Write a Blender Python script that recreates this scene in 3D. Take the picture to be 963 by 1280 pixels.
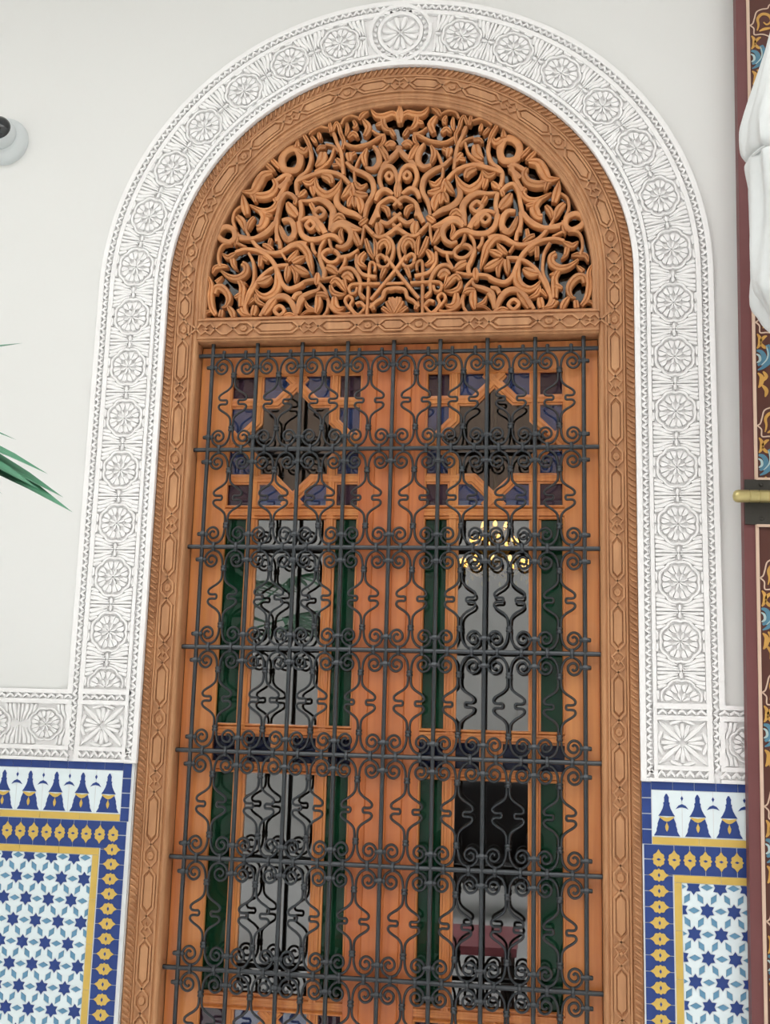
import bpy, math, random
from mathutils import Vector, Matrix
random.seed(7)
for o in list(bpy.data.objects): bpy.data.objects.remove(o)
sc = bpy.context.scene
COL = sc.collection
pi, sin, cos = math.pi, math.sin, math.cos

# ---------------------------------------------------------------- camera, sky, exposure
cam = bpy.data.cameras.new('camera'); camo = bpy.data.objects.new('camera', cam); COL.objects.link(camo)
cam.sensor_fit = 'HORIZONTAL'; cam.sensor_width = 36.0
cam.lens = 36.0 * 1400.0 / 963.0
cam.clip_start = 0.05; cam.clip_end = 200
yaw, pitch, roll = 0.1495, 0.1830, 0.0278
camo.matrix_world = (Matrix.Translation((0.4629, -3.1309, 1.55)) @ Matrix.Rotation(yaw, 4, 'Z')
                     @ Matrix.Rotation(pi / 2 + pitch, 4, 'X') @ Matrix.Rotation(roll, 4, 'Z'))
sc.camera = camo
w = bpy.data.worlds.new('overcast_sky'); sc.world = w; w.use_nodes = True
bg = w.node_tree.nodes['Background']
bg.inputs[0].default_value = (1.0, 0.99, 0.972, 1); bg.inputs[1].default_value = 1.0
vs = sc.view_settings
vs.view_transform = 'Standard'; vs.look = 'None'; vs.gamma = 1.0; vs.use_curve_mapping = False
vs.exposure = 1.66

# ---------------------------------------------------------------- materials
def nodes(name):
    m = bpy.data.materials.new(name); m.use_nodes = True
    nt = m.node_tree; return m, nt, nt.nodes['Principled BSDF']
def rgb(*c): return tuple((v / 255 / 12.92 if v <= 10 else ((v / 255 + .055) / 1.055) ** 2.4) for v in c) + (1,)
def plain(name, col, rough=.6, spec=.5, metal=0, bump=0, bscale=60, var=0, vscale=8, coat=0):
    m, nt, p = nodes(name)
    p.inputs['Base Color'].default_value = col; p.inputs['Roughness'].default_value = rough
    p.inputs['Specular IOR Level'].default_value = spec; p.inputs['Metallic'].default_value = metal
    p.inputs['Coat Weight'].default_value = coat
    if var or bump:
        tc = nt.nodes.new('ShaderNodeTexCoord')
    if var:
        n = nt.nodes.new('ShaderNodeTexNoise'); n.inputs['Scale'].default_value = vscale; n.inputs['Detail'].default_value = 4
        nt.links.new(tc.outputs['Object'], n.inputs['Vector'])
        mx = nt.nodes.new('ShaderNodeMix'); mx.data_type = 'RGBA'
        mx.inputs[6].default_value = tuple(c * (1 - var) for c in col[:3]) + (1,)
        mx.inputs[7].default_value = tuple(min(1, c * (1 + var)) for c in col[:3]) + (1,)
        nt.links.new(n.outputs['Fac'], mx.inputs[0]); nt.links.new(mx.outputs[2], p.inputs['Base Color'])
    if bump:
        n = nt.nodes.new('ShaderNodeTexNoise'); n.inputs['Scale'].default_value = bscale; n.inputs['Detail'].default_value = 2
        nt.links.new(tc.outputs['Object'], n.inputs['Vector'])
        b = nt.nodes.new('ShaderNodeBump'); b.inputs['Strength'].default_value = bump; b.inputs['Distance'].default_value = .004
        nt.links.new(n.outputs['Fac'], b.inputs['Height']); nt.links.new(b.outputs['Normal'], p.inputs['Normal'])
    return m
def wood(name, c1, c2, scale=(40, 40, 2.5), rough=.5, spec=.4, coat=0, island=0):
    m, nt, p = nodes(name)
    geo = nt.nodes.new('ShaderNodeNewGeometry')
    mp = nt.nodes.new('ShaderNodeMapping'); mp.inputs['Scale'].default_value = scale
    nt.links.new(geo.outputs['Position'], mp.inputs['Vector'])
    n = nt.nodes.new('ShaderNodeTexNoise'); n.inputs['Scale'].default_value = 1.0; n.inputs['Detail'].default_value = 6
    n.inputs['Distortion'].default_value = .6
    nt.links.new(mp.outputs['Vector'], n.inputs['Vector'])
    cr = nt.nodes.new('ShaderNodeValToRGB')
    cr.color_ramp.elements[0].position = .3; cr.color_ramp.elements[0].color = c1
    cr.color_ramp.elements[1].position = .72; cr.color_ramp.elements[1].color = c2
    nt.links.new(n.outputs['Fac'], cr.inputs['Fac'])
    out = cr.outputs['Color']
    if island:
        oi = nt.nodes.new('ShaderNodeObjectInfo')
        hs = nt.nodes.new('ShaderNodeHueSaturation')
        mr = nt.nodes.new('ShaderNodeMapRange'); mr.inputs[3].default_value = 1 - island; mr.inputs[4].default_value = 1 + island
        nt.links.new(oi.outputs['Random'], mr.inputs[0]); nt.links.new(mr.outputs[0], hs.inputs['Value'])
        nt.links.new(out, hs.inputs['Color']); out = hs.outputs['Color']
    nt.links.new(out, p.inputs['Base Color'])
    p.inputs['Roughness'].default_value = rough; p.inputs['Specular IOR Level'].default_value = spec
    p.inputs['Coat Weight'].default_value = coat; p.inputs['Coat Roughness'].default_value = .25
    b = nt.nodes.new('ShaderNodeBump'); b.inputs['Strength'].default_value = .12; b.inputs['Distance'].default_value = .003
    nt.links.new(n.outputs['Fac'], b.inputs['Height']); nt.links.new(b.outputs['Normal'], p.inputs['Normal'])
    return m
def glass(name, tint, refl=.2, body=0.0, bodycol=(0, 0, 0, 1), fres=.8):
    m = bpy.data.materials.new(name); m.use_nodes = True; nt = m.node_tree; nt.nodes.clear()
    o = nt.nodes.new('ShaderNodeOutputMaterial')
    tr = nt.nodes.new('ShaderNodeBsdfTransparent'); tr.inputs[0].default_value = tint
    df = nt.nodes.new('ShaderNodeBsdfDiffuse'); df.inputs[0].default_value = bodycol
    gl = nt.nodes.new('ShaderNodeBsdfGlossy'); gl.inputs['Roughness'].default_value = .0
    m1 = nt.nodes.new('ShaderNodeMixShader'); m1.inputs[0].default_value = body
    nt.links.new(tr.outputs[0], m1.inputs[1]); nt.links.new(df.outputs[0], m1.inputs[2])
    lw = nt.nodes.new('ShaderNodeLayerWeight'); lw.inputs[0].default_value = .3
    ma = nt.nodes.new('ShaderNodeMath'); ma.operation = 'MULTIPLY_ADD'; ma.use_clamp = True
    ma.inputs[1].default_value = fres; ma.inputs[2].default_value = refl
    nt.links.new(lw.outputs['Fresnel'], ma.inputs[0])
    m2 = nt.nodes.new('ShaderNodeMixShader')
    nt.links.new(ma.outputs[0], m2.inputs[0]); nt.links.new(m1.outputs[0], m2.inputs[1]); nt.links.new(gl.outputs[0], m2.inputs[2])
    nt.links.new(m2.outputs[0], o.inputs[0]); return m

M = {}
M['plaster'] = plain('wall_plaster', (.79, .795, .78, 1), .75, .2, bump=.06, bscale=14)
M['stucco'] = plain('carved_stucco', (.93, .925, .92, 1), .8, .2, bump=.12, bscale=160)
M['stucco_bed'] = M['stucco']
M['frame'] = wood('carved_cedar', (.40, .19, .088, 1), (.57, .295, .142, 1), (30, 30, 6), .55, .35)
M['fret'] = wood('fretwork_cedar', (.46, .19, .070, 1), (.62, .28, .108, 1), (25, 25, 25), .45, .45, island=.13)
M['door'] = wood('varnished_door_wood', (.54, .165, .042, 1), (.72, .29, .082, 1), (45, 45, 1.6), .35, .5, .25)
M['doorred'] = wood('reddish_door_wood', (.50, .13, .036, 1), (.66, .215, .062, 1), (45, 45, 1.6), .35, .5, .25)
M['iron'] = plain('wrought_iron', (.030, .036, .042, 1), .33, .9, .5, bump=.15, bscale=90, var=.25, vscale=30)
M['navy'] = plain('navy_glazed_tile', (.022, .055, .235, 1), .4, .35, var=.22, vscale=25)
M['yellow'] = plain('yellow_glazed_tile', (.68, .47, .11, 1), .42, .35, var=.12, vscale=25)
M['white'] = plain('white_glazed_tile', (.80, .90, .93, 1), .45, .35, var=.04, vscale=20)
M['sky'] = plain('light_blue_glazed_tile', (.13, .30, .46, 1), .42, .35, var=.2, vscale=25)
M['grout'] = plain('tile_grout', (.74, .77, .78, 1), .8, .2)
M['clear'] = glass('clear_pane', (.55, .55, .55, 1), .21)
M['lunette'] = glass('dim_pane', (.35, .35, .35, 1), .06)
M['green'] = glass('green_pane', (.10, .42, .20, 1), .012, .6, (.008, .06, .028, 1), .45)
M['blue'] = glass('blue_pane', (.25, .33, .75, 1), .16, .5, (.06, .10, .28, 1))
M['mauve'] = glass('mauve_pane', (.42, .25, .38, 1), .06, .5, (.09, .05, .08, 1), .6)
M['night'] = glass('navy_pane', (.12, .16, .45, 1), .01, .6, (.008, .014, .05, 1), .45)
M['redpaint'] = plain('maroon_paint', rgb(112, 66, 66), .5, .4, bump=.1, bscale=25, var=.15, vscale=12)
M['brown'] = plain('dark_brown_paint', rgb(84, 44, 34), .5, .4, var=.15)
M['cream'] = plain('cream_paint', rgb(214, 186, 165), .6, .3)
M['gold'] = plain('ochre_gold_paint', rgb(200, 152, 76), .5, .4, var=.25, vscale=30)
M['bluepaint'] = plain('blue_paint', rgb(82, 128, 150), .5, .4, var=.3, vscale=30)
M['palepaint'] = plain('pale_blue_paint', rgb(176, 196, 196), .5, .4)
M['brass'] = plain('aged_brass', (.52, .44, .20, 1), .38, .5, .8, bump=.2, bscale=60, var=.2, vscale=20)
M['darkiron'] = plain('dark_iron_plate', (.05, .047, .04, 1), .6, .4, .3, bump=.4, bscale=40)
M['cloth'] = plain('white_cloth', (.72, .75, .75, 1), .9, .1, bump=.6, bscale=45, var=.06, vscale=18)
M['leaf'] = plain('palm_leaf', (.09, .27, .16, 1), .35, .5, var=.35, vscale=9)
M['stem'] = plain('palm_stem', (.20, .17, .08, 1), .8, .2, var=.3)
M['pot'] = plain('terracotta', (.40, .16, .08, 1), .8, .2, var=.2)
M['plastic'] = plain('white_plastic', (.66, .70, .71, 1), .4, .5)
M['dome'] = plain('black_dome', (.012, .014, .017, 1), .08, .7)
M['marble'] = plain('pale_marble', (.86, .87, .88, 1), .4, .4, var=.12, vscale=3)
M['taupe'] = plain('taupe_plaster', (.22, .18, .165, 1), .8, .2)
M['tabletop'] = plain('pink_tabletop', (.50, .14, .17, 1), .4, .4)
M['bandwood'] = wood('reflection_band_wood', (.20, .14, .105, 1), (.32, .235, .18, 1), (8, 8, 2), .6, .3)  # brown of the added band, toned for its reflection in the glass
M['leather'] = plain('black_leather', (.012, .012, .014, 1), .35, .5)
M['darkwood'] = plain('dark_wood', (.05, .03, .02, 1), .5, .4)
mm, nt, p = nodes('lamp_bulb'); M['bulb'] = mm
p.inputs['Emission Color'].default_value = (1, .50, .10, 1); p.inputs['Emission Strength'].default_value = 2
p.inputs['Base Color'].default_value = (1, .6, .2, 1)

# ---------------------------------------------------------------- mesh builder (x, z in the wall plane, h towards the viewer)
class MB:
    def __init__(s): s.v = []; s.f = []
    def add(s, vs, fs):
        k = len(s.v); s.v += vs; s.f += [tuple(i + k for i in f) for f in fs]
    def box(s, x0, x1, y0, y1, z0, z1):
        s.add([(x, y, z) for z in (z0, z1) for y in (y0, y1) for x in (x0, x1)],
              [(0, 2, 3, 1), (4, 5, 7, 6), (0, 1, 5, 4), (2, 6, 7, 3), (0, 4, 6, 2), (1, 3, 7, 5)])
    def slab(s, poly, h0, h1, inset=.0):
        n = len(poly); cx = sum(p[0] for p in poly) / n; cz = sum(p[1] for p in poly) / n
        k = 1 - inset
        vs = [(x, -h0, z) for x, z in poly] + [(cx + (x - cx) * k, -h1, cz + (z - cz) * k) for x, z in poly]
        fs = [(i, (i + 1) % n, n + (i + 1) % n, n + i) for i in range(n)] + [tuple(range(n, 2 * n))]
        s.add(vs, fs)
    def sweep(s, pts, prof, closed=False, cap=True, miter=True):
        """prof: (offset to the left of travel, h); pts in (x, z)"""
        n = len(pts); m = len(prof); vs = []
        for i, (x, z) in enumerate(pts):
            a = pts[i - 1] if (i > 0 or closed) else None
            b = pts[(i + 1) % n] if (i < n - 1 or closed) else None
            d1 = norm((x - a[0], z - a[1])) if a else None
            d2 = norm((b[0] - x, b[1] - z)) if b else None
            if d1 is None: d1 = d2
            if d2 is None: d2 = d1
            t = norm((d1[0] + d2[0], d1[1] + d2[1]))
            k = 1 / max(.35, t[0] * d1[0] + t[1] * d1[1]) if miter else 1
            nx, nz = -t[1] * k, t[0] * k
            vs += [(x + nx * o, -h, z + nz * o) for o, h in prof]
        fs = []
        for i in range(n if closed else n - 1):
            for j in range(m - 1):
                a = i * m + j; b = ((i + 1) % n) * m + j
                fs.append((a, b, b + 1, a + 1))
        if cap and not closed: fs += [tuple(range(m)), tuple(range((n - 1) * m, n * m))]
        s.add(vs, fs)
    def ribbon(s, pts, ws, prof, closed=False, sub=5, mp=None):
        """ribbon of varying width; prof: (fraction of width -.5...5, h)"""
        P = smooth(pts, sub, closed) if len(pts) > 2 else [lerp2(pts[0], pts[1], i / 6) for i in range(7)]
        if len(ws) == 1: ws = ws * 3
        n = len(P); L = [0]
        for i in range(1, n): L.append(L[-1] + math.dist(P[i], P[i - 1]))
        vs = []; m = len(prof)
        for i, (x, z) in enumerate(P):
            if closed: a = P[i - 1]; b = P[(i + 1) % n]
            else: a = P[max(0, i - 1)]; b = P[min(n - 1, i + 1)]
            t = norm((b[0] - a[0], b[1] - a[1])); u = L[i] / (L[-1] or 1)
            wd = ws[0] + (ws[2] - ws[0]) * u + (ws[1] - (ws[0] + ws[2]) / 2) * 4 * u * (1 - u)
            if closed: wd = ws[0]
            for o, h in prof:
                q = (x - t[1] * o * wd, z + t[0] * o * wd)
                if mp: q = mp(*q)
                vs.append((q[0], -h, q[1]))
        fs = []
        for i in range(n if closed else n - 1):
            for j in range(m - 1):
                a = i * m + j; b = ((i + 1) % n) * m + j
                fs.append((a, b, b + 1, a + 1))
        if not closed: fs += [tuple(range(m)), tuple(range((n - 1) * m, n * m))]
        s.add(vs, fs)
    def tube(s, pts, r, n=6, cap=True):
        """round tube along 3D points; r number or list"""
        k = len(s.v); N = len(pts); up = Vector((0, 1, 0)); P = [Vector(p) for p in pts]; fs = []
        for i in range(N):
            t = (P[min(N - 1, i + 1)] - P[max(0, i - 1)]).normalized()
            a = t.cross(up)
            if a.length < 1e-3: a = t.cross(Vector((1, 0, 0)))
            a.normalize(); b = t.cross(a); rr = r[i] if isinstance(r, (list, tuple)) else r
            s.v += [tuple(P[i] + (a * cos(2 * pi * j / n) + b * sin(2 * pi * j / n)) * rr) for j in range(n)]
        for i in range(N - 1):
            for j in range(n):
                s.f.append((k + i * n + j, k + i * n + (j + 1) % n, k + (i + 1) * n + (j + 1) % n, k + (i + 1) * n + j))
        if cap: s.f += [tuple(range(k, k + n)), tuple(range(k + (N - 1) * n, k + N * n))]
    def lathe(s, prof, n=20, c=(0, 0, 0), axis='Z'):
        k = len(s.v)
        for r, z in prof:
            for j in range(n):
                a = 2 * pi * j / n; q = (r * cos(a), r * sin(a), z)
                if axis == 'X': q = (z, q[0], q[1])
                if axis == 'Y': q = (q[0], z, q[1])
                s.v.append((q[0] + c[0], q[1] + c[1], q[2] + c[2]))
        for i in range(len(prof) - 1):
            for j in range(n):
                s.f.append((k + i * n + j, k + i * n + (j + 1) % n, k + (i + 1) * n + (j + 1) % n, k + (i + 1) * n + j))
        s.f += [tuple(range(k, k + n)), tuple(range(k + (len(prof) - 1) * n, k + len(prof) * n))]
    def mesh(s, name, mat, smooth_=False):
        me = bpy.data.meshes.new(name); me.from_pydata(s.v, [], s.f); me.validate()
        me.materials.append(M[mat] if isinstance(mat, str) else mat)
        if smooth_:
            me.polygons.foreach_set('use_smooth', [True] * len(me.polygons))
            try: me.set_sharp_from_angle(angle=math.radians(38))
            except Exception: pass
        me.update(); return me
    def obj(s, name, mat, parent=None, y=0.0, smooth_=False, loc=None):
        return link(name, s.mesh(name, mat, smooth_), parent, loc or (0, y, 0))
def norm(v):
    l = math.hypot(*v) or 1; return (v[0] / l, v[1] / l)
def lerp2(a, b, t): return (a[0] + (b[0] - a[0]) * t, a[1] + (b[1] - a[1]) * t)
def smooth(p, sub, closed=False):
    out = []; n = len(p); rng = n if closed else n - 1
    for i in range(rng):
        if closed: a, b, c, d = p[i - 1], p[i], p[(i + 1) % n], p[(i + 2) % n]
        else: a, b, c, d = p[max(0, i - 1)], p[i], p[i + 1], p[min(n - 1, i + 2)]
        for k in range(sub):
            t = k / sub
            out.append(tuple(.5 * (2 * b[j] + (c[j] - a[j]) * t + (2 * a[j] - 5 * b[j] + 4 * c[j] - d[j]) * t * t
                                   + (3 * b[j] - a[j] - 3 * c[j] + d[j]) * t ** 3) for j in range(len(b))))
    if not closed: out.append(tuple(p[-1]))
    return out
def link(name, data, parent=None, loc=(0, 0, 0), rot=(0, 0, 0)):
    o = bpy.data.objects.new(name, data); COL.objects.link(o)
    o.location = loc; o.rotation_euler = rot
    if parent: o.parent = parent; o.matrix_parent_inverse = WM(parent).inverted()
    return o
def WM(o):
    b = Matrix.Translation(o.location) @ o.rotation_euler.to_matrix().to_4x4()
    return WM(o.parent) @ o.matrix_parent_inverse @ b if o.parent else b
def thing(name, label, cat, group=None, loc=(0, 0, 0), rot=(0, 0, 0)):
    return tag(link(name, None, None, loc, rot), label, cat, group)
def tag(o, label, cat, group=None):
    o['label'] = label; o['category'] = cat
    if group: o['group'] = group
    return o
def struct(o, label=None):
    o['kind'] = 'structure'
    if label: o['label'] = label
    return o
def stuff(o): o['kind'] = 'stuff'; return o
# ================================================================ the place: wall with the arched opening, courtyard, room behind
ZS = 2.838                      # spring line of the arches
def arch(r, zb, n=48, z_end=None):
    """left jamb up, over the arch, right jamb down"""
    P = [(-r, zb)] + [(-r * cos(pi * i / n), ZS + r * sin(pi * i / n)) for i in range(n + 1)] + [(r, zb if z_end is None else z_end)]
    return P
def wall_with_arch():
    mb = MB(); P = arch(.704, 0); x0, x1, z1 = -6.5, 3.2, 6.2; th = .3
    outer = []
    for (x, z) in P:
        if z <= ZS + 1e-6: q = (x0 if x < 0 else x1, z)
        else:
            t = min((x0 / x) if x < -1e-6 else ((x1 / x) if x > 1e-6 else 1e9), (z1 - ZS) / (z - ZS)); q = (x * t, ZS + (z - ZS) * t)
        outer.append(q)
    # corners of the wall
    n = len(P); vs = [(x, 0, z) for x, z in P] + [(x, 0, z) for x, z in outer] + [(x, th, z) for x, z in P] + [(x, th, z) for x, z in outer]
    fs = []
    for i in range(n - 1):
        fs += [(i, i + 1, n + i + 1, n + i), (2 * n + i, 2 * n + i + 1, 3 * n + i + 1, 3 * n + i), (i, i + 1, 2 * n + i + 1, 2 * n + i)]
    k = len(vs)
    for i in range(n - 1):                       # fill the two upper corners
        a, b = outer[i], outer[i + 1]
        if abs(a[0] - b[0]) > 1e-6 and abs(a[1] - b[1]) > 1e-6:
            c = (x0 if a[0] < 0 else x1, z1)
            for y, o in ((0, n), (th, 3 * n)):
                vs.append((c[0], y, c[1])); fs.append((o + i, o + i + 1, len(vs) - 1))
    mb.add(vs, fs); return mb
wall = struct(wall_with_arch().obj('wall_back', 'plaster'))
mb = MB(); mb.box(-6.5, 3.2, -7.6, .3, -.1, 0); struct(mb.obj('floor', 'marble'))
mb = MB(); mb.box(-6.7, -6.5, -7.6, .3, 0, 6.2); struct(mb.obj('wall_left', 'plaster'))
mb = MB(); mb.box(3.2, 3.4, -7.6, .3, 0, 6.2); struct(mb.obj('wall_right', 'plaster'))
mb = MB(); mb.box(-6.5, 3.2, -7.8, -7.6, 0, 7.4); struct(mb.obj('wall_front', 'plaster'))
mb = MB(); mb.box(-6.5, 3.2, -7.6, -7.5, 3.7, 5.7); struct(mb.obj('added_reflection_band', 'bandwood'))  # unseen band added opposite so the upper panes mirror dark brown
mb = MB(); mb.box(-6.5, 3.2, -1.7, 0, 4.75, 4.95); struct(mb.obj('added_shade_slab', 'plaster'))  # unseen slab added overhead to shade the top of the door wall
# dim room behind the doors
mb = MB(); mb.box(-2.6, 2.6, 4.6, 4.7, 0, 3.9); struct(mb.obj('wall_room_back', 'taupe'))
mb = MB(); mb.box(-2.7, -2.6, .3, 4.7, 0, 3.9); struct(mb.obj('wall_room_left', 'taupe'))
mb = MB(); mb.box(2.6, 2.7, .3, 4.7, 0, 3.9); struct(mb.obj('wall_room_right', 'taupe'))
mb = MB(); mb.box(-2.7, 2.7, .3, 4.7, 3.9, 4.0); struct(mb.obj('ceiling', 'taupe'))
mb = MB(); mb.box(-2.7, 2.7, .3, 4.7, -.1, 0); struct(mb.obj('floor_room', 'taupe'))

# ================================================================ carved stucco surround
RC, HW = .8095, .064            # centre line and half width of the rosette field
FL, TOP = .0030, .0145           # depth of the recessed bed and of the raised faces
st = thing('stucco_surround', 'white carved stucco band with rosettes framing the arched doorway', 'stucco', loc=(0, 0, 0))
ZB = 1.4085
def bandsweep(name, pts, o0, o1, h=TOP, mat='stucco', sm=False):
    mb = MB(); mb.sweep(pts, [(o0, 0), (o0, h - .0015), (o0 + .0015 * (1 if o1 > o0 else -1), h), (o1 - .0015 * (1 if o1 > o0 else -1), h), (o1, h - .0015), (o1, 0)])
    return mb.obj(name, mat, st)
ref = arch(RC, ZB, 72)
def R_(r): return r - RC        # offset outwards is to the left of travel
mb = MB(); mb.sweep(ref, [(R_(.704), 0), (R_(.704), FL), (R_(.9215), FL), (R_(.9215), 0)]); mb.obj('stucco_bed', 'stucco', st)
bandsweep('outer_fillet', arch(RC, 1.6105, 72), R_(.9065), R_(.9226))
bandsweep('inner_fillet', ref, R_(.700), R_(.716), .016)
bandsweep('field_border', ref, R_(.8735), R_(.8885))
bandsweep('field_border', ref, R_(.7345), R_(.7455))
FLAT = [(-.5, .001), (-.47, TOP - .003), (-.3, TOP), (.3, TOP), (.47, TOP - .003), (.5, .001)]
def arcmap(th0, dth):           # local (v across, u along) -> wall; arch unit around angle th0
    def f(v, u):
        th = th0 + u / RC; r = RC + v
        return (-r * cos(th), ZS + r * sin(th))
    return f
def jambmap(sx, zc):
    return lambda v, u: (sx * (RC + v), zc + u)
def teeth(mb, mp, r0, r1, L0, L1, pitch):
    """row of little pyramids along u, pointing alternately"""
    n = max(1, int(round((L1 - L0) / pitch))); d = (L1 - L0) / n; m = (r0 + r1) / 2
    for i in range(n):
        a = L0 + i * d; b = a + d; c = (a + b) / 2
        e = .0022 * (1 if r1 > r0 else -1)
        zz = [mp(r0 + e, a), mp(r1 - e, c), mp(r0 + e, b)]
        mb.sweep(zz, [(-.0034, .001), (-.0029, TOP - .001), (.0029, TOP - .001), (.0034, .001)], cap=False)
def hp(v): return v - RC
mb = MB()
for sx in (-1, 1):
    mp = jambmap(sx, 0)
    teeth(mb, mp, hp(.8895), hp(.9055), 1.615, ZS, .0205); teeth(mb, mp, hp(.7335), hp(.7165), 1.43, ZS, .0205)
mp = arcmap(0, 0)
teeth(mb, mp, hp(.8895), hp(.9055), 0, pi * RC, .0195); teeth(mb, mp, hp(.7335), hp(.7165), 0, pi * RC, .0235)
stuff(mb.obj('zigzag_border', 'stucco', st))
def rosette(mb, mp, R=.042, k=1.0):
    def pl(pts, h=TOP): mb.slab([mp(r * cos(a), r * sin(a) * k) for r, a in pts], .001, h, .06)
    for i in range(8):
        a = i * pi / 4 + pi / 8
        for s_ in (-1, 1):                       # every petal is split by a fine groove
            pl([(R * .56, a + s_ * .02), (R * .58, a + s_ * .2), (R * .78, a + s_ * .345), (R * .96, a + s_ * .36), (R * 1.07, a + s_ * .24), (R * 1.08, a + s_ * .03), (R * .8, a + s_ * .02)])
        pl([(R * .06, a - .38), (R * .34, a - .24), (R * .57, a - .05), (R * .57, a + .05), (R * .34, a + .24), (R * .06, a + .38)], TOP - .002)
def unit(mp, L, top=True, bottom=True):
    k = L / .161
    mb = MB(); rosette(mb, mp, .0435, k); mb.obj('rosette', 'stucco', st)
    mb = MB(); n = 64
    ring = []
    for i in range(n):
        a = 2 * pi * i / n; r = .0505 + .0045 * abs(sin(4 * a))
        ring.append((r * cos(a), r * sin(a) * k * 1.06))
    mb.ribbon(ring, [.0078], FLAT, closed=True, sub=1, mp=mp); mb.obj('medallion_ring', 'stucco', st)
    sprays(mp, L, (1, -1))
def sprays(mp, L, sus):
    for sv in (1, -1):
        for su in sus:
            mb = MB(); H = L / 2
            def q(*pts): return [(sv * a, su * (H - b) ) for a, b in pts]
            mb.ribbon(q((.005, .0028), (.030, .0052), (.0625, .0048)), [.004, .0082, .0080], FLAT, mp=mp)
            mb.ribbon(q((.009, .0085), (.026, .0115), (.044, .0170), (.0625, .0195)), [.004, .0118, .0125], FLAT, mp=mp)
            mb.ribbon(q((.011, .0170), (.026, .0205), (.041, .0285), (.0625, .0325)), [.005, .0105, .0105], FLAT, mp=mp)
            mb.ribbon(q((.038, .0370), (.050, .0405), (.0625, .0440)), [.005, .0105, .0095], FLAT, mp=mp)
            mb.ribbon(q((.0615, .0760), (.0605, .064), (.0625, .0525)), [.005, .0075, .0065], FLAT, mp=mp)
            mb.ribbon(q((.0, .001), (.0, .0185)), [.005, .0100, .005], FLAT, mp=mp) if sv > 0 else None
            mb.obj('leaf_spray', 'stucco', st)
for sx in (-1, 1):
    for i in range(7): unit(jambmap(sx, 2.743 - .1607 * i), .1607)
    # half medallion at the foot of the band
    mp = jambmap(sx, 1.6185); k = 1.0; R = .0435; mb = MB()
    def pl(pts, h=TOP): mb.slab([mp(r * cos(a), r * sin(a) * k) for r, a in pts], .001, h, .06)
    for i in range(4):
        a = i * pi / 4 + pi / 8
        for s_ in (-1, 1):
            pl([(R * .56, a + s_ * .02), (R * .58, a + s_ * .2), (R * .78, a + s_ * .345), (R * .96, a + s_ * .36), (R * 1.07, a + s_ * .24), (R * 1.08, a + s_ * .03), (R * .8, a + s_ * .02)])
        pl([(R * .06, a - .38), (R * .34, a - .24), (R * .57, a - .05), (R * .57, a + .05), (R * .34, a + .24), (R * .06, a + .38)], TOP - .002)
    mb.obj('half_rosette', 'stucco', st); mb = MB()
    mb.ribbon([((.0505 + .0045 * abs(sin(4 * t))) * cos(t), (.0505 + .0045 * abs(sin(4 * t))) * sin(t) * 1.06) for t in [pi * i / 32 for i in range(33)]], [.0062], FLAT, sub=1, mp=mp)
    mb.obj('medallion_ring', 'stucco', st); sprays(mp, .1607, (1,))
da = math.radians(11.95)
for i in range(7):
    th = math.radians(4.7) + da * i
    unit(arcmap(th, 0), da * RC, top=True)
    unit(arcmap(pi - th, 0), da * RC, top=True)
# keystone medallion
mp = arcmap(pi / 2, 0)
def circ(r, n=40): return [(r * cos(2 * pi * i / n), r * sin(2 * pi * i / n)) for i in range(n)]
KEY = [(-.5, .001), (-.45, TOP + .002), (.45, TOP + .002), (.5, .001)]
mb = MB()
mb.ribbon(circ(.0665), [.011], KEY, True, 1, mp); mb.obj('keystone_ring', 'stucco', st)
mb = MB(); mb.ribbon(circ(.0935), [.012], KEY, True, 1, mp); mb.obj('keystone_ring', 'stucco', st)
mb = MB()
mb.slab([mp(*q) for q in circ(.0985)], 0, FL + .001)
mb.obj('keystone_bed', 'stucco', st)
mb = MB()
for i in range(26):
    a = 2 * pi * i / 26; b = a + 2 * pi / 52
    mb.slab([mp(.074 * cos(a), .074 * sin(a)), mp(.074 * cos(2 * b - a), .074 * sin(2 * b - a)), mp(.087 * cos(b), .087 * sin(b))], 0, TOP, .3)
stuff(mb.obj('keystone_teeth', 'stucco', st))
mb = MB()
for i in range(12):
    a = i * pi / 6 + .26
    mb.ribbon([(.012 * cos(a), .012 * sin(a)), (.038 * cos(a), .038 * sin(a)), (.056 * cos(a), .056 * sin(a))], [.003, .015, .012], FLAT, mp=mp)
    b = a + pi / 12
mb.ribbon([(-.009, -.009), (.009, .009)], [.004, .005, .004], FLAT, mp=mp); mb.ribbon([(-.009, .009), (.009, -.009)], [.004, .005, .004], FLAT, mp=mp)
mb.obj('keystone_rosette', 'stucco', st)

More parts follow.
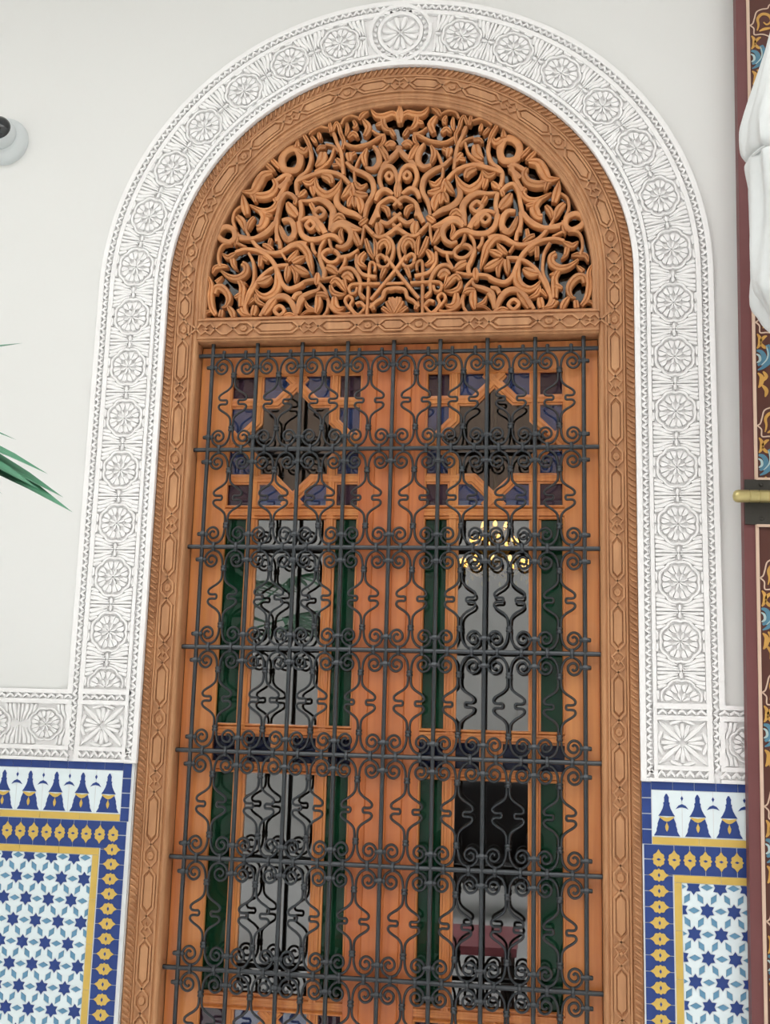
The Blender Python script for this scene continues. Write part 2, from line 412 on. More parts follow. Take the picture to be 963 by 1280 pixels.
# foot panels and the horizontal frieze over the tiles
def hband(parent, x0, x1, z0, z1, h=TOP, name='fillet'):
    mb = MB(); h += .0007
    mb.slab([(x0, z0), (x1, z0), (x1, z1), (x0, z1)], 0, h, 0); return mb.obj(name, 'stucco', parent)
def hteeth(mb, x0, x1, z0, z1, up=True):
    mp = lambda v, u: (u, v)
    if up: teeth(mb, mp, z0, z1, x0, x1, .0255)
    else: teeth(mb, mp, z1, z0, x0, x1, .0255)
for sx in (-1, 1):
    a, b = sorted((sx * .7345, sx * .8885))
    hband(st, a, b, 1.5985, 1.6135); hband(st, a, b, 1.569, 1.5815); hband(st, a, b, 1.4385, 1.4505); hband(st, *sorted((sx * .702, sx * .8885)), 1.4085, 1.4175)
    mb = MB(); hteeth(mb, a + .012, b - .016, 1.5825, 1.5975); hteeth(mb, *sorted((sx * .717, sx * .8885)), 1.4185, 1.4375)
    stuff(mb.obj('zigzag_border', 'stucco', st))
    mb = MB(); cx, cz = sx * RC, 1.51; mp = lambda v, u, cx=cx, cz=cz: (cx + v * 1.06, cz + u * .98)
    for i in range(4):
        c, s_ = (((1, 1), (-1, 1), (-1, -1), (1, -1))[i])
        mb.ribbon([(c * .006, s_ * .006), (c * .03, s_ * .029), (c * .057, s_ * .056)], [.008, .013, .003], FLAT, mp=mp)
        for k in (-1, 0, 1):
            an = i * pi / 2 + k * .33
            r1 = .052 if k == 0 else .050
            mb.ribbon([(.013 * cos(an), .013 * sin(an)), (.034 * cos(an), .034 * sin(an)), (r1 * cos(an), r1 * sin(an))], [.002, .011, .008], FLAT, mp=mp)
        for k in (-1, 1):
            an = i * pi / 2
            q = [(.050, k * .030), (.0565, k * .012), (.058, 0)]
            mb.ribbon([(x * cos(an) - y * sin(an), x * sin(an) + y * cos(an)) for x, y in q], [.006, .010, .002], FLAT, mp=mp)
    mb.obj('star_panel', 'stucco', st)
def frieze(sx, xa, xb, label):
    f = thing('stucco_frieze', label, 'stucco', loc=(0, 0, 0)); a, b = sorted((sx * xa, sx * xb))
    mb = MB(); mb.slab([(a, 1.4085), (b, 1.4085), (b, 1.6105), (a, 1.6105)], 0, FL + .0007); mb.obj('stucco_bed', 'stucco', f)
    hband(f, a, b, 1.5985, 1.6105); hband(f, a, b, 1.569, 1.5825); hband(f, a, b, 1.4385, 1.4505); hband(f, a, b, 1.4085, 1.4175)
    hband(f, *sorted((sx * (xa + .0008), sx * (xa + .012))), 1.4505, 1.569, TOP + .0004)
    mb = MB(); hteeth(mb, a, b, 1.5835, 1.5975); hteeth(mb, a, b, 1.4185, 1.4375)
    mp = lambda v, u: (sx * v, u)
    teeth(mb, mp, .9055, .8895, 1.45, 1.57, .0205) if False else None
    stuff(mb.obj('zigzag_border', 'stucco', f))
    x = xa + .075; i = 0
    while x < xb - .05:
        mp = lambda v, u, x=x: (sx * (x + u), 1.51 + v * .93)
        mb = MB(); rosette(mb, mp, .0385); mb.obj('rosette', 'stucco', f)
        mb = MB(); mb.ribbon([(r * cos(t), r * sin(t) * 1.05) for t, r in ((2 * pi * k / 64, .0455 + .004 * abs(sin(8 * pi * k / 64))) for k in range(64))], [.006], FLAT, True, 1, mp); mb.obj('medallion_ring', 'stucco', f)
        for sv in (1, -1):
            for su in (1, -1):
                mb = MB(); q = lambda *pts: [(sv * p, su * (.08 - r)) for p, r in pts]
                mb.ribbon(q((.005, .0028), (.030, .0052), (.0605, .0048)), [.002, .0066, .0068], FLAT, mp=mp)
                mb.ribbon(q((.009, .0090), (.026, .0130), (.044, .0185), (.0605, .0200)), [.002, .0105, .0110], FLAT, mp=mp)
                mb.ribbon(q((.013, .0205), (.026, .0245), (.041, .0315), (.0605, .0335)), [.003, .0090, .0095], FLAT, mp=mp)
                mb.ribbon(q((.034, .0400), (.047, .0430), (.0605, .0460)), [.003, .0090, .009], FLAT, mp=mp)
                mb.obj('leaf_spray', 'stucco', f)
        x += .161
frieze(-1, .9065, 1.62, 'white carved stucco frieze above the tiles left of the doorway')
frieze(1, .9065, 1.40, 'short white carved stucco frieze right of the doorway beside the maroon door')
# outer fillets of the foot panel next to the frieze
for sx in (-1, 1):
    a, b = sorted((sx * .8885, sx * .9065)); 
    mb = MB(); mp = lambda v, u: (sx * v, u); teeth(mb, mp, .890, .905, 1.44, 1.61, .0205); stuff(mb.obj('zigzag_border', 'stucco', st))
# ================================================================ carved cedar frame
fr = thing('door_frame', 'carved cedar arched door frame with rope moulding and interlaced strapwork', 'door frame')
RF = .645
def FR(r): return r - RF
path = arch(RF, 0, 72)
mb = MB()
mb.sweep(path, [(FR(r), h) for r, h in ((.703, -.058), (.703, -.006), (.699, -.002), (.677, -.002), (.674, -.006), (.672, .004), (.668, .004), (.666, -.001),
                                        (.624, -.001), (.622, .004), (.6175, .004), (.616, -.003), (.611, -.001), (.606, -.001), (.602, -.005), (.600, -.010), (.600, -.058))])
mb.obj('frame_body', 'frame', fr)
def rope_path(s0, s1, n):
    pass
mb = MB()
def rope_bead(x, z, tx, tz, L=.0135, wd=.0185):
    # slanted bead across the moulding
    nx, nz = -tz, tx
    a = (x + nx * wd * .5 + tx * L * .45, z + nz * wd * .5 + tz * L * .45); b = (x - nx * wd * .5 - tx * L * .45, z - nz * wd * .5 - tz * L * .45)
    mb.ribbon([a, lerp2(a, b, .5), b], [.005, .0092, .005], [(-.5, -.004), (-.25, .006), (.25, .006), (.5, -.004)], sub=1)
RR = .688; d = .0168
for sx in (-1, 1):
    z = .5
    while z < ZS: rope_bead(sx * RR, z, 0, -1 if sx > 0 else 1); z += d
n = int(pi * RR / d)
for i in range(n):
    th = pi * (i + .5) / n; rope_bead(-RR * cos(th), ZS + RR * sin(th), sin(th), cos(th))
stuff(mb.obj('rope_moulding', 'frame', fr))
# inner moulding of the lunette
mb = MB(); R2 = .592
mb.sweep([(-R2, 2.728)] + arch(R2, ZS, 72)[1:-1] + [(R2, 2.728)],
         [(r - R2, h) for r, h in ((.603, -.05), (.603, -.004), (.600, -.0015), (.596, -.0015), (.5945, -.006), (.5925, -.006), (.590, -.009), (.5845, -.011), (.582, -.016), (.582, -.06))])
mb.obj('lunette_moulding', 'frame', fr)
STR = [(-.5, -.002), (-.42, .006), (.42, .006), (.5, -.002)]
def strap(mp, pts, wd=.0066):
    mb2.ribbon([(v, u) for v, u in pts], [wd], STR, sub=1, mp=mp)
def interp(a, b, n=5): return [lerp2(a, b, i / n) for i in range(n + 1)]
def poly(*pts):
    out = [pts[0]]
    for a, b in zip(pts, pts[1:]):
        k = max(1, int(math.dist(a, b) / .02)); out += [lerp2(a, b, i / k) for i in range(1, k + 1)]
    return out
def knot(mp, kind, hb, ha, E=.0172):
    """interlaced knot at u=0, reaching half way to its neighbours (hb before, ha after)"""
    global mb2
    mb2 = MB()
    for s_ in (1, -1):
        if kind == 'B':
            strap(mp, poly((s_ * E, -hb), (s_ * E, -.052), (0, -.0315), (-s_ * E, -.012), (-s_ * E, .012), (0, .0315), (s_ * E, .052), (s_ * E, ha)))
        else:
            strap(mp, poly((s_ * E, -hb), (s_ * E, -.050), (0, -.029), (-s_ * E, -.014), (-s_ * E * .45, 0), (-s_ * E, .014), (0, .029), (s_ * E, .050), (s_ * E, ha)))
    o = mb2.obj('strap_knot', 'frame', fr)
    mb2 = MB()
    if kind == 'B':
        r = .0115
        mb2.slab([mp(r * cos(pi / 8 + i * pi / 4), r * 1.2 * sin(pi / 8 + i * pi / 4)) for i in range(8)], -.001, .004, .25)
        mb2.slab([mp(.0035 * cos(i * pi / 3), .0035 * sin(i * pi / 3)) for i in range(6)], .002, .006, .3); nm = 'octagon_boss'
    else:
        mb2.slab([mp((.010 if i % 2 == 0 else .0045) * cos(i * pi / 4), (.013 if i % 2 == 0 else .005) * sin(i * pi / 4)) for i in range(8)], -.001, .005, .3); nm = 'star_boss'
    mb2.obj(nm, 'frame', fr)
def hexpanel(mp, u0, u1, E=.0122):
    mb = MB(); e = .0135
    mb.slab([mp(v, u) for v, u in poly((0, u0), (E, u0 + e), (E, u1 - e), (0, u1), (-E, u1 - e), (-E, u0 + e), (0, u0))[:-1]], -.002, .0045, .12)
    mb.obj('hexagon_panel', 'frame', fr)
def strapline(mpf, knots):
    for i, (u, k) in enumerate(knots):
        hb = (u - knots[i - 1][0]) / 2 if i else .06; ha = (knots[i + 1][0] - u) / 2 if i < len(knots) - 1 else .06
        knot(lambda v, w, u=u: mpf(v, u + w), k, hb, ha)
        if i < len(knots) - 1:
            n = knots[i + 1]; a = u + (.040 if k == 'B' else .038); b = n[0] - (.040 if n[1] == 'B' else .038)
            if b - a > .04: hexpanel(mpf, a, b)
rad = math.radians
for sx in (-1, 1):
    kn = [(.38, 'B'), (.583, 'A'), (.775, 'B'), (.968, 'A'), (1.157, 'B'), (1.36, 'A'), (1.533, 'B'), (1.722, 'A'), (1.911, 'B'), (2.10, 'A'), (2.295, 'B'), (2.50, 'A'), (2.70, 'B'), (2.84, 'A')]
    strapline(lambda v, u, sx=sx: (sx * (RF + v), u), kn)
def arcf(v, u):
    th = u / RF; r = RF + v; return (-r * cos(th), ZS + r * sin(th))
degs = [(10, 'B'), (24.5, 'A'), (41.3, 'B'), (58.5, 'A'), (75.3, 'B'), (90, 'A')]
kn = [(rad(a) * RF, k) for a, k in degs] + [(rad(180 - a) * RF, k) for a, k in degs[-2::-1]]
strapline(arcf, kn)
# lintel
li = MB(); li.sweep([(-.6005, 2.697), (.6005, 2.697)], [(o, h) for o, h in ((.035, -.06), (.035, .003), (.031, .004), (.029, -.002), (-.021, -.002), (-.023, .004), (-.027, .004), (-.028, -.003), (-.033, -.003), (-.035, -.008), (-.035, -.06))])
li.obj('lintel', 'frame', fr)
strapline(lambda v, u: (u, 2.701 + v), [(-.575, 'A'), (-.457, 'B'), (-.255, 'A'), (-.0767, 'B'), (.0767, 'B'), (.255, 'A'), (.457, 'B'), (.575, 'A')])

# ================================================================ fretwork lunette
fw = thing('fretwork_lunette', 'pierced cedar fretwork of scrolling vines and leaves in the arch', 'fretwork')
STROKES = """l 5.9 18.9 13.1:-586 150 -573 122 -574 80 -567 44 -552 20;l 18 22.2 5.9:-563 90 -558 109 -540 110 -522 92 -515 71 -522 50 -535 44;l 14.7 11.4 2.6:-558 127 -547 137 -538 146;l 6.5 11.1 7.8:-590 18 -580 31 -567 33 -551 18;l 13.1 17 15:-535 37 -538 14;l 9.8 20.3 13.1:-515 46 -502 29 -495 10;r 17:-506 272 -523 257 -547 266 -560 281 -554 299 -534 308 -512 297;l 8.5 16.3 3.3:-498 289 -501 268 -505 243;s 9.1 9.1 9.1:-514 253 -541 250 -553 231 -555 202 -547 177;l 6.5 21.6 17:-543 163 -515 143 -487 140 -466 155 -465 176 -478 186;l 4.6 18.3 6.5:-572 157 -565 176 -544 181 -523 178;l 3.9 18.3 8.5:-543 220 -526 208 -512 214 -500 221;l 16.3 14.4 3.3:-511 203 -506 181 -493 167;s 11.1 14.4 15:-502 224 -478 232 -451 231 -423 223 -395 204 -377 182 -365 154 -350 118 -329 100 -302 106 -282 117;s 11.8 14.4 21.6:-452 263 -434 241 -409 224 -375 217 -348 225 -325 240 -298 245 -279 239;s 11.8 11.8 11.8:-490 268 -456 265 -426 276 -399 296 -383 317;s 9.1 9.1 9.1:-475 303 -463 277 -452 263;s 8.5 8.5 8.5:-497 254 -468 240;s 8.5 9.8 9.8:-460 220 -445 192 -440 163 -440 125 -454 90 -461 62;s 11.8 13.1 13.1:-332 177 -366 175 -393 162 -419 138 -438 107 -453 76 -463 48 -456 24 -440 12;l 4.6 26.8 3.9:-433 102 -416 82 -395 77 -372 91 -363 115 -366 143 -373 168;l 7.8 27.4 9.8:-428 122 -408 125 -391 134 -382 140;l 9.1 22.2 16.3:-492 139 -475 112 -475 77 -475 47;l 18.3 16.3 7.8:-476 87 -497 76;l 9.8 8.5 3.3:-472 122 -459 118;l 20.9 14.4 6.5:-478 38 -467 21 -442 14;l 6.5 16.3 3.9:-432 86 -422 61 -397 49;l 13.1 9.8 3.9:-434 72 -452 52;l 15 22.2 15:-431 49 -436 17;s 11.1 18.3 13.7:-414 14 -397 43 -375 70 -348 78 -324 65 -309 37 -301 11;l 11.1 24.2 13.1:-400 17 -384 46 -368 67;r 11.8:-355 47 -370 32 -354 16 -339 31;l 9.8 15.7 9.8:-337 11 -322 17 -306 10;l 9.8 13.1 11.8:-392 266 -396 243;l 8.5 16.3 9.8:-416 245 -402 241 -382 226;l 13.1 15 10.5:-422 210 -422 175;l 9.8 15 8.5:-417 207 -398 192;l 8.5 18.9 2.6:-334 188 -317 205 -303 223;l 13.1 20.3 3.3:-319 182 -299 194 -278 201;l 14.4 20.3 2.6:-333 170 -334 149 -337 123;l 11.8 17.6 5.2:-324 175 -308 148 -309 117;l 13.1 26.1 3.3:-312 171 -293 158 -265 144;s 7.2 7.8 7.8:-356 218 -340 193;s 10.5 11.8 11.8:-372 320 -375 285 -363 252 -360 229;s 9.8 19.6 13.1:-363 298 -350 270 -333 260 -318 279 -321 315;l 6.5 17 6.5:-364 306 -354 280 -338 258;s 13.1 14.4 9.8:-313 65 -304 80 -286 85;s 11.8 14.4 11.8:-279 68 -293 44 -298 18;l 19.6 22.9 3.9:-312 243 -295 239 -276 217 -267 189 -255 143;l 9.8 20.3 7.8:-240 148 -242 110;s 11.1 11.8 11.8:-248 127 -276 123 -306 103;s 9.8 9.8 7.8:-231 129 -206 131 -182 138;s 9.1 9.8 8.5:-234 115 -215 93 -206 65 -196 38 -176 20 -152 15 -134 18;s 9.8 15.7 7.8:-299 30 -291 68 -265 84 -238 94 -232 108;l 13.1 22.9 6.5:-236 78 -234 49 -240 18;l 13.1 17 2.6:-239 77 -221 78 -202 66;l 3.9 13.7 7.8:-274 59 -266 40 -245 30;l 7.2 9.8 7.8:-287 12 -266 27 -244 27;s 8.5 9.1 9.1:-203 62 -206 28 -218 9;l 9.8 17.6 2.6:-198 107 -191 86 -171 76 -148 79;l 13.1 24.8 2.6:-185 70 -183 41 -169 30 -151 36;l 9.8 20.3 2.6:-197 110 -183 123 -166 109 -149 82;l 16.3 27.4 13.1:-161 128 -147 138 -131 122;l 15 11.8 3.3:-158 123 -152 102 -144 86;s 10.5 12.4 7.8:-175 146 -157 159 -134 157 -115 135 -106 107 -107 76 -93 58;s 9.8 9.8 8.5:-46 106 -89 107 -129 107 -141 95 -135 78 -120 80 -116 96;s 9.1 9.1 9.1:-121 12 -147 45 -152 60 -141 72 -129 60 -135 38 -111 12 -89 35;s 9.8 9.8 8.5:-84 7 -82 107 -81 167 -74 178 -63 168 -65 146;s 10.5 10.5 10.5:-73 56 -11 135 30 193;s 10.5 10.5 10.5:-28 107 0 107 29 107;s 9.8 11.1 10.5:-58 173 -44 160 -25 163 -12 191 -8 222 -17 246 -34 260;s 9.1 9.8 8.5:-53 173 -58 189 -46 199 -31 186 -32 177;l 11.1 20.3 4.6:-54 215 -50 234 -34 242 -22 222 -30 196;l 9.8 15 5.2:-63 194 -63 231 -70 255;l 11.1 16.3 3.9:-95 253 -82 214 -67 187;l 11.1 20.3 4.6:-94 208 -108 190 -108 173 -89 161;s 9.1 11.8 13.7:-121 203 -121 174 -107 145 -87 134 -58 129;l 14.4 13.1 5.2:-33 155 -39 140 -45 121;s 8.5 12.4 12.4:-116 220 -142 202 -172 197;s 9.1 9.8 8.5:-155 196 -158 175 -171 153;r 11.8:-229 204 -216 222 -193 221 -176 203 -185 185 -208 183;l 16.3 24.8 2.6:-214 168 -194 159 -175 141;s 11.8 13.7 11.8:-238 205 -228 174 -219 152 -221 130;s 9.8 10.5 9.8:-238 202 -234 233 -220 259;s 15 17 11.8:-306 317 -296 278 -272 258 -238 258 -211 268 -188 263 -167 240;s 11.1 17.6 9.8:-202 278 -179 298 -152 290 -140 269 -147 241 -166 228 -185 233;l 16.3 20.3 2.6:-148 294 -128 287 -107 283;l 3.9 14.4 3.9:-168 289 -173 270 -164 247;s 8.5 9.1 8.5:-208 255 -202 232 -193 218;s 9.8 11.1 9.8:-261 245 -257 224 -246 208;l 15 21.6 7.8:-133 275 -124 254 -112 231;s 7.8 8.5 7.8:-101 292 -104 257 -110 232;s 9.8 11.8 11.8:-74 29 -56 49 -38 61 -30 84 -5 91 18 86;l 5.2 14.4 13.1:-3 5 -38 32;l 5.2 16.3 15.7:0 7 -23 50;l 6.5 18.3 17:-3 7 -6 60;l 6.5 18.3 17:4 7 12 63;l 8.5 15.7 9.8:-71 46 -63 22;s 9.8 11.1 9.1:-119 44 -104 49 -89 33;l 7.8 11.8 5.9:-105 76 -89 58;s 9.8 11.8 11.1:-93 293 -78 273 -57 258 -34 262 -11 278 13 282;l 13.1 27.4 9.8:-59 304 -54 279 -56 261;l 14.4 19.6 9.8:-115 299 -91 319;s 9.8 17 10.5:-101 322 -94 364 -77 398 -76 427 -86 452 -111 471 -138 483 -164 508;s 11.8 19.6 3.3:-108 320 -133 337 -164 349 -185 368 -191 389 -183 425 -177 453;s 7.8 7.8 9.1:-138 474 -135 440;l 6.5 20.3 2.6:-134 442 -116 420 -95 433;l 16.3 22.9 16.3:-148 437 -138 394;l 16.3 20.9 3.3:-148 427 -162 402 -175 388;l 16.3 24.2 8.5:-132 404 -112 396 -92 396;l 13.1 20.9 4.6:-142 394 -154 361;l 16.3 24.8 2.6:-123 388 -113 361 -114 334;l 16.3 19.6 6.5:-135 390 -132 358;s 11.8 14.4 13.1:-150 434 -174 460 -202 474 -236 479 -263 471 -290 462 -317 450;l 3.3 26.8 2.6:-257 460 -251 424 -223 402 -200 411 -184 432 -176 453;l 13.1 26.1 11.1:-239 468 -215 458 -207 438;s 11.1 11.8 11.1:-206 606 -196 577 -181 543 -175 507 -171 465;s 8.5 9.1 7.8:-230 571 -205 563 -187 542;s 8.5 9.8 9.1:-204 555 -214 520 -237 495 -262 481;l 21.6 30.7 6.5:-237 543 -241 517 -259 496;l 6.5 13.1 7.8:-258 549 -248 563 -228 564;l 11.1 21.6 9.8:-195 520 -179 502 -174 489;l 11.1 13.7 9.8:-206 499 -188 501;l 19.6 21.6 9.8:-157 538 -152 509;l 15 15 11.8:-153 527 -135 539;s 11.8 13.1 11.8:-173 574 -147 560 -113 560 -80 574 -45 594;s 9.8 18.3 11.1:-79 556 -64 534 -60 501 -77 480 -101 485;l 6.5 18.9 6.5:-99 548 -109 522 -100 489;s 8.5 9.1 8.5:-115 533 -128 505 -135 482;s 15 17.6 13.1:-55 483 -34 507 -11 531 6 554;l 11.1 20.3 9.8:-42 553 -26 564 -10 555;l 7.8 20.3 13.1:-61 555 -45 533 -34 507;s 13.1 15 11.8:-48 415 -58 447 -50 479 -27 488 -10 470 -2 434;r 11.1:-28 467 -38 454 -27 442 -17 453;l 13.1 19.6 7.8:0 434 -3 409 -4 383;s 11.1 16.3 9.8:-68 375 -58 401 -38 411 -13 394;s 11.1 12.4 10.5:-57 320 -61 355 -37 378 -14 382 12 356;s 13.1 14.4 11.1:-52 309 -29 300 -6 318 12 333;l 6.5 17 7.8:-50 355 -32 347 -25 322;s 13.1 17.6 11.8:-82 298 -66 331 -57 362;l 19.6 27.4 19.6:-55 299 -54 271;s 11.1 11.8 11.8:-98 295 -71 266;s 9.1 10.5 9.8:-44 258 -21 267 -5 283 13 298;s 7.8 20.3 14.4:-304 387 -274 385 -243 389 -219 376 -200 350 -202 319 -206 283;r 13.1:-242 360 -258 344 -241 327 -225 343;l 13.1 15.7 11.1:-270 375 -257 349;s 14.4 15 15:-304 387 -299 351 -302 316 -296 280 -272 259;r 11.8:-269 318 -282 304 -268 289 -255 303;s 9.1 17 16.3:-298 319 -281 327 -258 324 -236 302 -220 275;l 16.3 29.4 13.1:-245 313 -232 281;l 9.8 21.6 7.8:-198 315 -180 332 -161 317;s 13.1 17.6 4.6:-202 285 -186 304 -162 307 -138 295 -106 282;l 4.6 18.9 3.3:-298 450 -276 441 -258 459;l 9.8 18.9 9.8:-305 401 -287 420;l 16.3 17.6 2.6:-269 432 -261 399;s 12.4 13.7 11.8:-316 450 -317 423 -305 396;r 21.6:-369 533 -351 559 -324 562 -310 528 -317 496 -338 489 -362 498;l 3.3 14.4 19.6:-320 592 -321 565;l 19.6 21.6 9.8:-313 559 -297 549 -288 563;l 13.1 17 9.8:-417 513 -389 485;l 13.1 16.3 9.8:-400 528 -373 498;s 15.7 15 13.1:-384 455 -354 474 -335 466;s 16.3 16.3 16.3:-373 430 -340 462;l 3.3 31.4 14.4:-491 423 -456 422 -440 451 -424 477 -396 481;l 19.6 26.8 13.1:-462 414 -427 407 -396 416 -383 441 -392 461;l 14.4 14.4 9.8:-453 410 -446 386;l 15 19.6 5.2:-387 398 -378 383 -394 362 -425 359 -464 379;l 13.1 30.1 19.6:-435 364 -414 340 -422 308 -438 303;l 13.1 13.1 7.2:-410 343 -389 339;l 3.3 24.8 15:-488 413 -481 380 -472 346;s 8.5 9.8 9.1:-491 377 -511 360 -516 328 -504 297;l 14.4 23.5 6.5:-503 343 -485 323 -475 294;l 9.8 18.9 5.9:-448 339 -462 318 -466 297;s 11.8 13.1 13.1:-500 279 -455 268 -414 277 -384 308 -373 347 -367 383 -352 411 -331 406 -314 386;s 11.1 13.1 9.8:-280 559 -274 523 -286 483 -309 463 -319 442 -313 402;s 13.1 15 13.1:-347 466 -359 425 -380 387;l 11.1 31.4 14.4:-345 382 -332 360 -311 334;l 7.8 14.4 7.8:-316 391 -322 373;s 13.1 17.6 14.4:-358 323 -334 324 -319 298 -319 263;s 11.1 12.4 11.8:-372 361 -375 318 -372 254;s 7.7 10 7.7:-285 606 -268 624 -249 631 -225 624;l 4.5 14.9 7.7:-254 613 -249 587;l 10 14.5 9:-221 643 -216 611;l 11.3 14.5 6.8:-276 597 -259 575;l 11.3 14 6.8:-300 604 -285 577 -274 546;l 9 11.3 9:-256 560 -230 561;s 7.7 10 7.7:-184 636 -175 657 -154 665 -130 656;l 6.8 14.5 5.4:-166 641 -164 618 -169 596;l 9 14 6.8:-145 645 -137 630 -146 620;l 6.8 17.2 9:-161 589 -145 605 -130 591;l 7.7 17.2 2.7:-128 647 -116 668 -98 675;l 11.3 21.7 13.6:-114 646 -97 620 -108 590;l 2.3 21.7 13.6:-92 684 -76 662 -52 657 -24 665 -10 657;l 13.6 18.5 5.4:-53 653 -50 627 -37 611 -23 613;l 4.5 14.9 9:-75 625 -56 634;l 4.5 21.7 11.3:4 687 -3 660 3 629;s 7.7 9.5 8.1:-168 572 -143 559 -115 562 -90 569 -64 585 -44 592;s 6.3 8.6 8.1:-85 610 -65 595 -44 592;l 13.6 15.8 9:-26 606 -13 585;l 9 12.7 3.6:-46 587 -50 565 -63 553;l 5.4 11.8 9:-55 557 -41 532;l 12.2 16.3 7.7:-31 560 -11 557;l 9 13.6 9:-211 613 -200 641 -191 632 -185 607 -174 581 -178 551;l 9 10.9 7.7:-205 605 -195 580"""
LEAF = [(-.5, -.016), (-.5, .0065), (-.40, .010), (-.12, .0115), (0, .0080), (.12, .0115), (.40, .010), (.5, .0065), (.5, -.016)]
STEM = [(-.5, -.016), (-.5, .0065), (-.36, .0095), (0, .0108), (.36, .0095), (.5, .0065), (.5, -.016)]
fwr = random.Random(3)
for row in STROKES.split(';'):
    a, b = row.split(':'); a = a.split(); kind = a[0]; ws = [float(v) / 1000 * 1.02 for v in a[1:]]; b = [float(v) / 1000 for v in b.split()]
    pts = [(b[i], 2.732 + b[i + 1]) for i in range(0, len(b), 2)]
    dy = fwr.uniform(-.003, .003)
    for s_ in (1, -1):
        mb = MB(); P = [(s_ * x, z) for x, z in pts]
        mb.ribbon(P, ws, LEAF if kind == 'l' else STEM, closed=(kind == 'r'), sub=4)
        mb.obj({'l': 'leaf', 's': 'scroll', 'r': 'ring'}[kind], 'fret', fw, y=.026 + dy + (.0004 if s_ < 0 else 0), smooth_=True)
# bottom rail of the fretwork and its glass
mb = MB(); mb.box(-.585, .585, .014, .04, 2.728, 2.742); mb.obj('bottom_rail', 'fret', fw)
lg = MB(); q = [(-.60, 2.72)] + arch(.60, ZS, 40)[1:-1] + [(.60, 2.72)]
lg.slab(q, -.064, -.060); o = lg.obj('lunette_pane', 'lunette')
tag(o, 'dim glass pane behind the cedar fretwork in the arch', 'glass pane')
